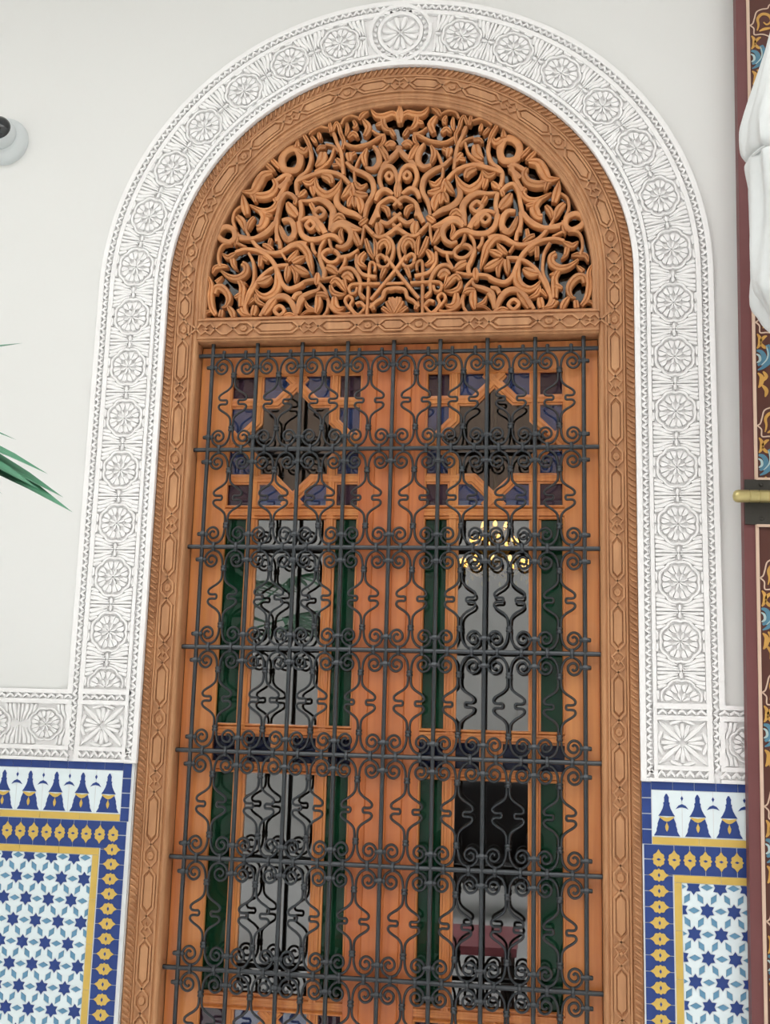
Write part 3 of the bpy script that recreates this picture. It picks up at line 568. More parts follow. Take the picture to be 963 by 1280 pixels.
# ================================================================ door leaves
MUN = [(-.017, -.078), (-.017, -.0625), (-.0115, -.0615), (-.0095, -.0565), (-.0035, -.0565), (-.002, -.0578), (.002, -.0578), (.0035, -.0565), (.0095, -.0565), (.0115, -.0615), (.017, -.0625), (.017, -.078)]
def mun(k=1.0, dh=0): return [(o * k, h - dh) for o, h in MUN]
def door_leaf(s, label):
    d = thing('door_leaf', label, 'door', 'pair of glazed door leaves', loc=(s * .3, .075, .02))
    def board(name, x0, x1, z0, z1, y0=.055, y1=.095, parent=d, mat='door'):
        mb = MB(); a, b = sorted((s * x0, s * x1)); mb.slab([(a + .0, z0), (b, z0), (b, z1), (a, z1)], -y1, -y0 - .002)
        k = .002; mb.slab([(a + k, z0 + k), (b - k, z0 + k), (b - k, z1 - k), (a + k, z1 - k)], -y0 - .0021, -y0)
        return mb.obj(name, mat, parent)
    board('stile', .0012, .097, .02, 2.659, mat='doorred'); board('stile', .5015, .5985, .02, 2.659)
    m = MB(); m.sweep([(s * .052, .05), (s * .052, 2.64)], [(-.003, -.056), (0, -.0525), (.003, -.056)]); m.obj('stile_bead', 'doorred', d)
    m = MB(); m.sweep([(s * .004, .02), (s * .004, 2.655)], [(-.0035, -.056), (-.002, -.051), (.002, -.051), (.0035, -.056)]); m.obj('meeting_bead', 'doorred', d)
    board('rail', .097, .5015, 2.570, 2.659); board('rail', .097, .5015, .02, .352)
    for zc in (2.1465, 1.5085, 1.407, .777):
        m = MB(); m.sweep([(s * .097, zc), (s * .5015, zc)], mun(1.0 if zc != 1.407 else .8, .0012)); m.obj('rail', 'door', d)
    for z0, z1 in ((1.523, 2.130), (.795, 1.394), (1.417, 1.494)):
        for xm in (.1815, .4185):
            m = MB(); m.sweep([(s * xm, z0 - .01), (s * xm, z1 + .01)], mun(1.03)); m.obj('muntin', 'door', d)
    m = MB(); m.sweep([(s * .2985, 1.41), (s * .2985, 1.50)], mun(1.9, .0005)); m.obj('muntin', 'door', d)
    # sash beads around every glazed field
    for z0, z1 in ((2.1635, 2.5685), (1.524, 2.129), (.796, 1.3935), (.3525, .757)):
        m = MB(); m.sweep([(s * .0985, z0), (s * .500, z0), (s * .500, z1), (s * .0985, z1)], [(-.004, -.0605), (-.0015, -.0545), (.0015, -.0545), (.0045, -.0615)], closed=True); m.obj('sash_bead', 'door', d)
    def pane(pts, mat, lab, y=.0705):
        m = MB(); m.slab(pts, -y - .003, -y); o = m.obj('glass_pane', mat, d); o['label'] = lab; return o
    def rect(x0, x1, z0, z1): return [(s * x0, z0), (s * x1, z0), (s * x1, z1), (s * x0, z1)]
    for z0, z1 in ((1.513, 2.142), (.785, 1.403)):
        pane(rect(.097, .1815, z0, z1), 'green', 'green glass pane'); pane(rect(.1815, .4185, z0, z1), 'clear', 'clear glass pane'); pane(rect(.4185, .5015, z0, z1), 'green', 'green glass pane')
    for x0, x1 in ((.097, .1815), (.1815, .2985), (.2985, .4185), (.4185, .5015)): pane(rect(x0, x1, 1.407, 1.508), 'night', 'navy glass pane')
    for zc in (2.365, .5555):
        a = .2025; X = lambda p: (s * (.2985 + p[0]), zc + p[1])
        base = [(-a, .118), (-.059, .118), (0, .177), (.0255, .2025)]
        for sw in (0, 1):
            for sx in (1, -1):
                for sz in (1, -1):
                    P = [(sx * p, sz * q) for p, q in base]
                    if sw: P = [(q, p) for p, q in P]
                    m = MB(); m.sweep([X(p) for p in P], mun(.92, .0006 * sw + .0003 * (sx > 0))); m.obj('muntin', 'door', d)
                    if sx * sz * (1 if sw else 1) and not sw:
                        pane([X((sx * p, sz * q)) for p, q in ((-a, .118), (-.118, .118), (-.118, a), (-a, a))], 'mauve', 'mauve glass pane')
                    Q = [(-.118, .118), (-.059, .118), (0, .177), (-.0255, .2025), (-.118, .2025)]
                    Q = [(sx * p, sz * q) for p, q in Q]
                    if sw: Q = [(q, p) for p, q in Q]
                    pane([X(p) for p in Q], 'blue', 'blue glass pane')
        O = [(0, .177), (-.059, .118), (-.118, .118), (-.118, .059), (-.177, 0), (-.118, -.059), (-.118, -.118), (-.059, -.118), (0, -.177), (.059, -.118), (.118, -.118), (.118, -.059), (.177, 0), (.118, .059), (.118, .118), (.059, .118)]
        pane([X(p) for p in O], 'clear', 'star-shaped clear glass pane')
        for k in range(4):
            t = [(0, .177), (.0255, .203), (-.0255, .203)]
            for _ in range(k): t = [(-q, p) for p, q in t]
            m = MB(); m.slab([X(p) for p in t], -.075, -.060); m.obj('corner_wedge', 'door', d)
    return d
door_leaf(-1, 'left orange wooden door leaf with coloured glass behind the iron grille')
door_leaf(1, 'right orange wooden door leaf with chandelier showing through its glass')

# ================================================================ wrought iron grille
YG, PX, PZ, Z0 = .03, .1393, .2943, 2.6255
g = thing('iron_grille', 'black wrought iron grille of scrolls and bars across the doorway', 'grille', loc=(0, YG, .55))
NR = 7
zs = [Z0 - PZ * i for i in range(NR + 1)]
mb = MB(); mb.tube([(-.604, 0, 0), (.604, 0, 0)], .0068, 8); hb = mb.mesh('horizontal_bar', 'iron', True)
for z in zs: link('horizontal_bar', hb, g, (0, YG, z))
mb = MB(); mb.tube([(0, 0, zs[-1] - .06), (0, 0, 2.668)], .0063, 8); vb = mb.mesh('vertical_bar', 'iron', True)
for i in range(-4, 5): link('vertical_bar', vb, g, (i * PX, YG - .001, 0))
half = [(-34, -42), (-39, -47), (-46, -43), (-48, -35), (-42, -27), (-32, -27), (-23, -36), (-25, -50), (-37, -58.5), (-51, -54), (-58.5, -40), (-55, -24), (-43, -13), (-30, -10.5), (-17, -17), (-8, -31),
        (-4.5, -48), (-4, -66), (-4, -86), (-7, -99), (-17, -110), (-31, -119), (-40, -126), (-43, -133), (-39, -139.5), (-30, -141), (-20, -141)]
H = PZ * 1000 / 2
full = half + [(-17, -H)] + [(x, -2 * H - z) for x, z in half[::-1]]
for s_ in (1, -1):
    mb = MB(); P = smooth([(s_ * x / 1000, z / 1000) for x, z in full], 3)
    mb.tube([(x, 0, z) for x, z in P], .0036, 6)
    me = mb.mesh('scroll_wire', 'iron', True)
    for i in range(NR):
        for j in range(8): link('scroll_wire', me, g, ((j - 3.5) * PX, YG - .0015, zs[i]))
mb = MB(); mb.lathe([(.0072, -.009), (.0095, -.006), (.0095, -.003), (.0078, 0), (.0095, .003), (.0095, .006), (.0072, .009)], 10); me = mb.mesh('collar', 'iron', True)
for i in range(NR):
    for j in range(8):
        for dz in (-.064, -PZ + .064): link('collar', me, g, ((j - 3.5) * PX, YG - .0015, zs[i] + dz))
mb = MB(); mb.lathe([(.0045, -.0165), (.0062, -.014), (.0062, -.007), (.0092, -.006), (.0092, .006), (.0062, .007), (.0062, .014), (.0045, .0165)], 8, axis='X'); me = mb.mesh('bar_collar', 'iron', True)
for i in range(NR):
    for j in range(-4, 5):
        for dz in (-.038, -PZ + .038): link('bar_collar', me, g, (j * PX, YG - .001, zs[i] + dz))
mb = MB(); mb.lathe([(.0045, -.0135), (.0058, -.011), (.0058, .011), (.0045, .0135)], 8); mb.lathe([(.0085, -.004), (.0095, -.002), (.0095, .002), (.0085, .004)], 8, axis='X'); me = mb.mesh('clip', 'iron', True)
for i in range(NR + 1):
    for j in range(8):
        for dx in (-.034, .034): link('clip', me, g, ((j - 3.5) * PX + dx, YG - .004, zs[i]))

# ================================================================ zellij dados
def tilemesh(poly, mat, h=.005, inset=.05):
    mb = MB(); mb.slab(poly, 0, h, inset); return mb.mesh('tile', mat)
def shrink(poly, d):
    n = len(poly); out = []
    A = sum(poly[i][0] * poly[(i + 1) % n][1] - poly[(i + 1) % n][0] * poly[i][1] for i in range(n))
    sg = 1 if A > 0 else -1
    for i in range(n):
        a, b, c = poly[i - 1], poly[i], poly[(i + 1) % n]
        d1 = norm((b[0] - a[0], b[1] - a[1])); d2 = norm((c[0] - b[0], c[1] - b[1]))
        n1 = (-d1[1] * sg, d1[0] * sg); n2 = (-d2[1] * sg, d2[0] * sg); m = norm((n1[0] + n2[0], n1[1] + n2[1]))
        k = d / max(.4, m[0] * n1[0] + m[1] * n1[1]); out.append((b[0] + m[0] * k, b[1] + m[1] * k))
    return out
P_ = .0672; RS = .0205; rs = .0130; DH, DW = .0158, .0082
star = [((RS if i % 2 == 0 else rs) * cos(pi / 2 + i * pi / 6), (RS if i % 2 == 0 else rs) * sin(pi / 2 + i * pi / 6)) for i in range(12)]
rh = [(DH, 0), (0, DW), (-DH, 0), (0, -DW)]
def rotp(p, a): return [(x * cos(a) - y * sin(a), x * sin(a) + y * cos(a)) for x, y in p]
def tri_tile():
    h = P_ * math.sqrt(3) / 2; C = [(0, 0), (P_, 0), (P_ / 2, h)]; cen = (P_ / 2, h / 3); out = []
    for i in range(3):
        a, b = C[i], C[(i + 1) % 3]; d = norm((b[0] - a[0], b[1] - a[1])); nn = (-d[1], d[0])
        pc = norm((cen[0] - a[0], cen[1] - a[1]))
        out.append((a[0] + pc[0] * RS, a[1] + pc[1] * RS)); out.append((a[0] + d[0] * rs, a[1] + d[1] * rs))
        m = lerp2(a, b, .5)
        out += [(m[0] - d[0] * DH, m[1] - d[1] * DH), (m[0] + nn[0] * DW, m[1] + nn[1] * DW), (m[0] + d[0] * DH, m[1] + d[1] * DH)]
        out.append((b[0] - d[0] * rs, b[1] - d[1] * rs))
    return out
tt = tri_tile()
ME = {'star': tilemesh(shrink(star, .0004), 'navy'), 'tri': tilemesh(shrink(tt, .0007), 'white', .0045, 0), 'tri2': tilemesh(shrink([(x, -z) for x, z in tt], .0007), 'white', .0045, 0)}
for k in range(3): ME['rh%d' % k] = tilemesh(shrink(rotp(rh, k * pi / 3), .0004), 'sky'); ME['rh%dm' % k] = tilemesh(shrink(rotp(rh, -k * pi / 3), .0004), 'sky')
ME['starm'] = ME['star']; ME['trim'] = tilemesh(shrink([(-x, z) for x, z in tt], .0007), 'white', .0045, 0); ME['tri2m'] = tilemesh(shrink([(-x, -z) for x, z in tt], .0007), 'white', .0045, 0)
fl = [((.0203 if i % 4 == 0 else (.0118 if i % 2 == 0 else .0122)) * cos(i * pi / 8), (.0203 if i % 4 == 0 else (.0118 if i % 2 == 0 else .0122)) * sin(i * pi / 8)) for i in range(16)]
fl = []
for i in range(4):
    a = i * pi / 2
    for dr, da_ in ((.0208, 0), (.0150, .30), (.0152, .52), (.0118, pi / 4), (.0152, pi / 2 - .52), (.0150, pi / 2 - .30)): fl.append((dr * cos(a + da_), dr * sin(a + da_)))
q4 = [(.0185, 0), (.0135, .0042), (.0148, .0090), (.0128, .0132), (.0085, .0150), (.0048, .0185)]
fl = q4 + [(0, .0268)] + [(-x, z) for x, z in q4[::-1]][:-1] + [(-.0185, 0)] + [(-x, -z) for x, z in q4[1:]] + [(0, -.0268)] + [(x, -z) for x, z in q4[1:]][::-1]
ME['flower'] = tilemesh(fl, 'yellow', .0062, .04); ME['flowerv'] = tilemesh([(z, x) for x, z in fl], 'yellow', .0062, .04)
ME['dia'] = tilemesh([(.0062, 0), (0, .0034), (-.0062, 0), (0, -.0034)], 'navy', .0072, .05)
ME['diav'] = tilemesh([(.0034, 0), (0, .0062), (-.0034, 0), (0, -.0062)], 'navy', .0072, .05)
ME['sq'] = tilemesh([(.0042, 0), (0, .0042), (-.0042, 0), (0, -.0042)], 'navy', .0068, .05)
SP = .0795
def mir(h): return h + [(-x, z) for x, z in h[::-1]]
ME['skirt'] = tilemesh(mir([(-.0335, .001), (-.0275, .011), (-.0262, .014), (-.0265, .018), (-.0235, .027), (-.0238, .032), (-.0195, .043), (-.0185, .0465), (-.0125, .0445), (-.008, .0395)]), 'navy', .0052, 0)
ME['bottle'] = tilemesh(mir([(-.0215, .0515), (-.0165, .0585), (-.0105, .070), (-.0075, .080), (-.0085, .0855), (-.0058, .0875), (-.0058, .096), (-.0066, .0985), (-.0040, .104), (-.0015, .1085)]) , 'navy', .0052, 0)
ME['crescent'] = tilemesh([(-.0195, .0505), (0, .0475), (.0195, .0505), (.0165, .0460), (.0075, .0395), (0, .0370), (-.0075, .0395), (-.0165, .0460)], 'yellow', .0056, 0)
ME['drop'] = tilemesh([(0, .0365), (.0048, .025), (.0035, .017), (0, .011), (-.0035, .017), (-.0048, .025)], 'yellow', .0062, .05)
ME['brow'] = tilemesh([(-.0165, .070), (-.009, .0795), (0, .0835), (.009, .0795), (.0165, .070), (.008, .0738), (0, .075), (-.008, .0738)], 'navy', .0052, 0)
ME['seed'] = tilemesh([(0, .104), (.0035, .098), (0, .091), (-.0035, .098)], 'navy', .0052, 0)
def dado(s, off, xend, label, starx, zlow=.60):
    """x values are measured away from the doorway"""
    t = thing('tile_dado', label, 'tilework', 'zellij dados beside the doorway', loc=(s * .9, 0, .5))
    X = lambda x: s * (x + off)
    def put(nm, key, x, z, y=-.003): return link(nm, ME[key] if isinstance(key, str) else key, t, (s * (x + off) if True else x, y, z))
    def rect(nm, x0, x1, z0, z1, mat, h=.005, par=t):
        mb = MB(); a, b = sorted((X(x0), X(x1))); mb.slab([(a, z0), (b, z0), (b, z1), (a, z1)], 0, h, 0); return mb.obj(nm, mat, t, y=-.003)
    mb = MB(); a, b = sorted((X(.706 if off == 0 else .7145), X(xend))); mb.box(a, b, -.0062, .0, .0, 1.4085); mb.obj('grout_bed', 'grout', t)
    g_ = .0018
    # blue edging bricks
    x = .7145
    for i, (z0, z1) in enumerate(((1.3665, 1.4075), (1.326, 1.3655), (1.286, 1.325), (1.2475, 1.285))): rect('edging_brick', .7145, .7385, z0, z1 - g_, 'navy')
    x = .7395
    while x < xend - .02: rect('edging_brick', x, min(xend, x + .0545), 1.387, 1.4075, 'navy'); x += .0556
    # crenellated spire row
    n = int((xend - .74) / SP) + 1
    x0 = .778
    for i in range(-1, n):
        xc = x0 + i * SP; lo, hi = max(.7395, xc - SP / 2), min(xend, xc + SP / 2)
        if hi - lo > .01: rect('white_tile', lo + g_ / 2, hi - g_ / 2, 1.2675, 1.3855, 'white', .004)
        if lo <= xc - .034 and hi >= xc + .034:
            for nm, k in (('spire_base', 'skirt'), ('spire_top', 'bottle'), ('yellow_crescent', 'crescent'), ('yellow_drop', 'drop')): put(nm, k, xc, 1.2685)
        xm = xc + SP / 2
        if .758 < xm < xend - .02:
            put('blue_brow', 'brow', xm, 1.2685); put('blue_seed', 'seed', xm, 1.2685)
    # yellow and flower bands
    x = .7405
    while x < xend: rect('yellow_strip', x, min(xend, x + .118), 1.2475, 1.2655, 'yellow'); x += .119
    FP = .0397
    nf = int((xend - .7626) / FP) + 1
    xc0 = .7555
    for i in range(nf):
        x = xc0 + i * FP; a0 = .7185 if i == 0 else x + g_ / 2; a1 = min(xend, x + FP - g_ / 2)
        if i: rect('blue_tile', x + g_ / 2, a1, 1.2105, 1.2455, 'navy'); 
        if i > 1: rect('blue_tile', x + g_ / 2, a1, 1.173, 1.2095, 'navy')
        put('yellow_flower', 'flower', x, 1.2095); put('blue_diamond', 'dia', x, 1.2095); put('blue_square', 'sq', x + FP / 2, 1.2095, -.0032)
    rect('blue_tile', .7185, xc0 + FP - g_ / 2, 1.2105, 1.2455, 'navy'); rect('blue_tile', .7565, xc0 + 2 * FP, 1.173, 1.2095, 'navy')
    z = 1.2095 - FP; 
    while z > zlow:
        rect('blue_tile', .7185, .7545, z - FP + FP / 2, z + FP / 2 - g_ , 'navy') if False else None
        rect('blue_tile', .7185, .7550, z, z + FP - g_, 'navy')
        if z < 1.15: rect('blue_tile', .7560, .7905, z, z + FP - g_, 'navy')
        elif z < 1.1735: rect('blue_tile', .7565, .7905, z, 1.172, 'navy')
        put('yellow_flower', 'flowerv', xc0, z); put('blue_diamond', 'diav', xc0, z); put('blue_square', 'sq', xc0, z + FP / 2, -.0032)
        z -= FP
    x = .7945
    while x < xend: rect('yellow_strip', x, min(xend, x + .118), 1.1535, 1.1715, 'yellow'); x += .119
    z = 1.1525
    while z > zlow: rect('yellow_strip', .7945, .8125, max(zlow, z - .118), z, 'yellow'); z -= .119
    # star field
    h = P_ * math.sqrt(3) / 2; r = -1
    xa, xb, zt = .8135, xend, 1.1525
    def inside(x, z, m): return xa + m <= x <= xb - m and zlow + m <= z <= zt - m * .6
    def clip(poly):
        for ax, lim, sg in ((0, xa + .0008, 1), (0, xb, -1), (1, zt - .0008, -1), (1, zlow, 1)):
            out = []
            for i in range(len(poly)):
                p, q = poly[i - 1], poly[i]; dp, dq = sg * (p[ax] - lim), sg * (q[ax] - lim)
                if (dp >= 0) != (dq >= 0): out.append(lerp2(p, q, dp / (dp - dq)))
                if dq >= 0: out.append(q)
            poly = out
            if len(poly) < 3: return None
        A = abs(sum(poly[i - 1][0] * poly[i][1] - poly[i][0] * poly[i - 1][1] for i in range(len(poly)))) / 2
        return poly if A > 1.2e-5 else None
    def place(nm, key, pol, x, z, ext, mat, hh):
        if inside(x, z, ext): put(nm, key + ('m' if s < 0 else ''), x, z)
        else:
            q = clip([(x + p[0], z + p[1]) for p in pol])
            if q:
                mb = MB(); mb.slab([(X(px), pz) for px, pz in q], 0, hh, 0); mb.obj(nm, mat, t, y=-.003)
    for r in range(-2, 12):
        z = 1.086 - r * h
        for c in range(-3, 12):
            x = starx + (c + (.5 if r % 2 else 0)) * P_
            if x < xa - .06 or x > xb + .06 or z < zlow - .06 or z > zt + .06: continue
            place('star_tile', 'star', shrink(star, .0004), x, z, RS, 'navy', .005)
            for k in range(3):
                a = k * pi / 3; place('rhombus_tile', 'rh%d' % k, shrink(rotp(rh, a), .0004), x + P_ / 2 * cos(a), z + P_ / 2 * sin(a), DH, 'sky', .005)
            place('white_tile', 'tri', shrink(tt, .0007), x, z, P_ + .002, 'white', .0045) if inside(x, z, 0) and inside(x + P_, z + h, 0) else place('white_tile', None, shrink(tt, .0007), x, z, 99, 'white', .0045)
            place('white_tile', 'tri2', shrink([(p, -q) for p, q in tt], .0007), x, z, P_ + .002, 'white', .0045) if inside(x, z, 0) and inside(x + P_, z - h, 0) else place('white_tile', None, shrink([(p, -q) for p, q in tt], .0007), x, z, 99, 'white', .0045)
    return t
dado(-1, 0, 1.33, 'blue white and yellow star tile dado left of the doorway', .9671 - 2 * P_)
dado(1, -.0125, 1.16, 'narrow blue white and yellow star tile dado between doorway and maroon door', .8762 - P_)
# ================================================================ painted door leaf folded back at the right
def painted_leaf():
    t = thing('painted_door', 'maroon door leaf painted with gold and blue arabesques at the right edge', 'door', loc=(.9441, -.07, 0), rot=(0, rad(.85), 0))
    bpy.context.view_layer.update()
    def loc(o): o.matrix_parent_inverse = Matrix(); return o
    mb = MB(); mb.box(0, .80, 0, .045, .02, 4.3); loc(mb.obj('door_panel', 'redpaint', t))
    mb = MB(); mb.box(.0375, .76, -.002, .0, .12, 4.25); loc(mb.obj('painted_field', 'brown', t))
    FLT = [(-.5, .0), (-.45, .0008), (.45, .0008), (.5, .0)]
    mb = MB(); mb.box(.029, .0375, -.006, 0, .1, 4.26); loc(mb.obj('cream_bead', 'cream', t))
    def rb(nm, pts, ws, mat, y=-.002, closed=False):
        mb = MB(); mb.ribbon(pts, ws, FLT, closed, 5); loc(mb.obj(nm, mat, t, y=y))
    for z in (3.8758, 3.5626, 3.2648, 2.9619, 2.6569, 2.3622, 1.9464, 1.6465, 1.359, 1.0787, 0.7799, 0.4821):
        x = .0385
        up = [(x, 0), (x + .008, .006), (x + .013, .022), (x + .019, .042), (x + .034, .050), (x + .05, .052), (x + .055, .062), (x + .07, .072)]
        dn = [(x, 0), (x + .006, -.005), (x + .011, -.012), (x + .012, -.030), (x + .03, -.030), (x + .045, -.034), (x + .07, -.05)]
        rb('cream_outline', [(a, z + b) for a, b in up], [.0038], 'cream', -.0028); rb('cream_outline', [(a, z + b) for a, b in dn], [.0038], 'cream', -.0028)
        rb('gold_scroll', [(x + a, z + b) for a, b in ((.020, -.018), (.024, .0), (.022, .020), (.034, .034), (.052, .030), (.060, .012), (.048, .0), (.038, .008))], [.003, .009, .003], 'gold', -.0030)
        rb('gold_scroll', [(x + a, z + b) for a, b in ((.026, -.020), (.040, -.014), (.058, -.012))], [.003, .009, .004], 'gold', -.0030)
        rb('gold_leaf', [(x + a, z + b) for a, b in ((.004, -.034), (.011, -.046), (.010, -.064), (.003, -.076))], [.003, .011, .003], 'gold', -.0030)
        rb('gold_leaf', [(x + a, z + b) for a, b in ((.012, -.056), (.022, -.044), (.03, -.040))], [.004, .009, .003], 'gold', -.0030)
        rb('gold_leaf', [(x + a, z + b) for a, b in ((.012, -.060), (.022, -.072), (.034, -.074))], [.004, .009, .003], 'gold', -.0030)
        rb('blue_leaf', [(x + a, z + b) for a, b in ((.002, -.082), (.014, -.086), (.021, -.100), (.015, -.116), (.004, -.124))], [.006, .014, .006], 'bluepaint', -.0030)
        rb('pale_leaf', [(x + a, z + b) for a, b in ((.001, -.092), (.009, -.098), (.010, -.110), (.002, -.117))], [.003, .007, .003], 'palepaint', -.0034)
        rb('blue_leaf', [(x + a, z + b) for a, b in ((.030, -.066), (.038, -.09), (.034, -.112), (.018, -.130), (.004, -.138))], [.012, .016, .003], 'bluepaint', -.0030)
        rb('pale_leaf', [(x + a, z + b) for a, b in ((.028, -.07), (.032, -.09), (.028, -.108), (.014, -.124))], [.002, .004, .002], 'palepaint', -.0034)
        rb('gold_leaf', [(x + a, z + b) for a, b in ((.004, -.146), (.014, -.158), (.012, -.176), (.005, -.188))], [.003, .013, .003], 'gold', -.0030)
        rb('gold_leaf', [(x + a, z + b) for a, b in ((.018, -.142), (.026, -.156), (.016, -.170))], [.004, .010, .004], 'gold', -.0032)
        rb('gold_leaf', [(x + a, z + b) for a, b in ((.014, -.180), (.026, -.196), (.022, -.214))], [.004, .011, .003], 'gold', -.0030)
    # latch plate
    mb = MB(); mb.box(.002, .30, -.008, 0, 2.0891, 2.2113); pl = loc(mb.obj('latch_plate', 'darkiron', t))
    for i in range(6):
        for z in (2.1979, 2.1045):
            mb = MB(); mb.lathe([(.006, 0), (.005, -.003), (.002, -.005)], 10, c=(.045 + i * .035, -.008, z), axis='Y'); loc(mb.obj('rivet', 'darkiron', t))
    mb = MB(); mb.box(.032, .30, -.011, -.0075, 2.2103, 2.2164); loc(mb.obj('cream_bead', 'cream', t)); mb = MB(); mb.box(.032, .30, -.011, -.0075, 2.0819, 2.0891); loc(mb.obj('cream_bead', 'cream', t))
    mb = MB(); prof = [(.004, -.032), (.011, -.030), (.0155, -.025), (.0172, -.018)]
    for i in range(12):
        x = -.012 + i * .025; prof += [(.0172, x), (.0172, x + .021), (.0158, x + .0225), (.0158, x + .0235)]
    prof += [(.0172, .30), (.004, .301)]
    mb.lathe(prof, 20, c=(0, -.026, 2.1615), axis='X'); o = loc(mb.obj('brass_bolt', 'brass', t, smooth_=True)); o['label'] = 'round-ended brass bolt'
painted_leaf()

# ================================================================ white gathered cloth hanging before the painted door
t = thing('cloth_bundle', 'bundle of gathered white cloth hanging in front of the painted door', 'cloth', loc=(1.06, -.60, 2.40))
prof = [(2.41, .03), (2.44, .075), (2.47, .105), (2.50, .122), (2.53, .138), (2.60, .139), (2.70, .135), (2.78, .137), (2.84, .141), (2.852, .137), (2.858, .129), (2.866, .141), (2.885, .147), (2.93, .147), (2.955, .142), (3.05, .115), (3.18, .078), (3.30, .045), (3.42, .022), (3.50, .012)]
mb = MB(); n = 96; k = 0
P = smooth([(z, r) for z, r in prof], 3)
for i, (z, r) in enumerate(P):
    for j in range(n):
        a = 2 * pi * j / n
        f = 1 + .055 * sin(a * 9 + z * 6) + .03 * sin(a * 17 - z * 11) + .025 * sin(a * 5 + z * 3)
        mb.v.append((1.06 + r * f * cos(a) * 1.0, -.60 + r * f * sin(a), z + .01 * sin(a * 4 + 1)))
for i in range(len(P) - 1):
    for j in range(n): mb.f.append((i * n + j, i * n + (j + 1) % n, (i + 1) * n + (j + 1) % n, (i + 1) * n + j))
mb.f += [tuple(range(n)), tuple(range((len(P) - 1) * n, len(P) * n))]
mb.obj('folded_cloth', 'cloth', t, smooth_=True)
mb = MB(); mb.tube([(1.06 + .139 * cos(a), -.60 + .139 * sin(a), 2.857) for a in [2 * pi * i / 40 for i in range(41)]], .004, 6); mb.obj('tie_cord', 'cloth', t)
mb = MB(); mb.tube([(1.06, -.60, 3.48), (1.06, -.60, 5.976)], .006, 6); mb.obj('hanging_cord', 'cloth', t)
mb = MB(); mb.tube([(.2, -.60, 6.0), (2.4, -.60, 6.0)], .02, 8); o = mb.obj('hanging_rail', 'darkiron'); tag(o, 'dark metal rail high above carrying the white cloth', 'rail')

# ================================================================ security camera
t = thing('security_camera', 'white dome security camera with black lens on the wall at top left', 'camera', loc=(-1.285, 0, 3.352))
mb = MB(); mb.lathe([(.079, 0), (.079, -.012), (.074, -.022), (.060, -.032), (.052, -.034)], 32, c=(-1.285, 0, 3.352), axis='Y'); mb.obj('base', 'plastic', t, smooth_=True)
mb = MB(); c = Vector((-1.284, -.040, 3.362))
mb.lathe([(.052 * sin(pi * i / 16), -.052 * cos(pi * i / 16)) for i in range(1, 16)], 28, axis='Y')
o = mb.obj('ball_housing', 'plastic', t, smooth_=True); o.location = o.location + c
mb = MB(); dv = Vector((.18, -1, .10)).normalized(); rotm = Vector((0, -1, 0)).rotation_difference(dv).to_matrix()
mb.lathe([(.0415, -.0325)] + [(.0545 * sin(t), -.0545 * cos(t)) for t in (.83, .70, .55, .4, .25, .1, .02)], 28, axis='Y')
mb.v = [tuple(rotm @ Vector(v)) for v in mb.v]; o = mb.obj('lens_face', 'dome', t, smooth_=True); o.location = o.location + c

# ================================================================ palms
def blade(mb, a, b, wd, sag=.03, tw=0):
    a, b = Vector(a), Vector(b); L = (b - a).length; d = (b - a).normalized()
    side = d.cross(Vector((0, 0, 1))); side.normalize(); side = (Matrix.Rotation(tw, 3, d) @ side)
    upv = side.cross(d); n = 7; k = len(mb.v)
    for i in range(n + 1):
        u = i / n; c = a + (b - a) * u + Vector((0, 0, 1)) * (sag * 4 * u * (1 - u)); wv = wd * (.25 + .75 * sin(pi * min(1, u * .75 + .12))) * (1 - u ** 5)
        mb.v += [tuple(c - side * wv + upv * wv * .35), tuple(c), tuple(c + side * wv + upv * wv * .35)]
    for i in range(n):
        for j in range(2): mb.f.append((k + i * 3 + j, k + i * 3 + j + 1, k + (i + 1) * 3 + j + 1, k + (i + 1) * 3 + j))
def palm(x, y, zt, label, seed, extra=None, nf=8):
    rn = random.Random(seed)
    t = thing('potted_palm', label, 'plant', 'potted fan palms in the courtyard', loc=(x, y, 0))
    mb = MB(); mb.lathe([(.15, .0), (.20, .30), (.22, .42), (.24, .42), (.24, .46), (.21, .46), (.20, .40), (.02, .40)], 28, c=(x, y, 0)); mb.obj('pot', 'pot', t, smooth_=True)
    mb = MB(); mb.tube([(x, y, .38), (x + .02, y, zt * .5), (x - .02, y + .02, zt)], [.06, .05, .045], 10); mb.obj('trunk', 'stem', t, smooth_=True)
    for i in range(nf):
        a = 2 * pi * i / nf + rn.uniform(-.3, .3); el = rn.uniform(.1, 1.0); L = rn.uniform(.35, .55) * (1 if y > -2 else 1.5)
        hub = Vector((x + L * cos(a) * cos(el), y + L * sin(a) * cos(el), zt + L * sin(el)))
        if hub.y > -.35: hub.y = -.35 - rn.uniform(0, .2)
        st_ = MB(); st_.tube([(x, y, zt - .03), tuple((Vector((x, y, zt)) + hub) / 2 + Vector((0, 0, .04))), tuple(hub)], [.010, .008, .006], 6); f = st_.obj('frond', 'leaf', t)
        d = Vector((cos(a), sin(a), .1))
        for k in range(13):
            b = (k - 6) * .22; dd = Vector((d.x * cos(b) - d.y * sin(b), d.x * sin(b) + d.y * cos(b), d.z - abs(b) * .25))
            tip = hub + dd.normalized() * rn.uniform(.38, .5)
            if tip.y > -.08: tip.y = -.08
            bm = MB(); blade(bm, hub, tip, .014 if y > -2 else .026, .03); bm.obj('leaflet', 'leaf', f)
    if extra: extra(t)
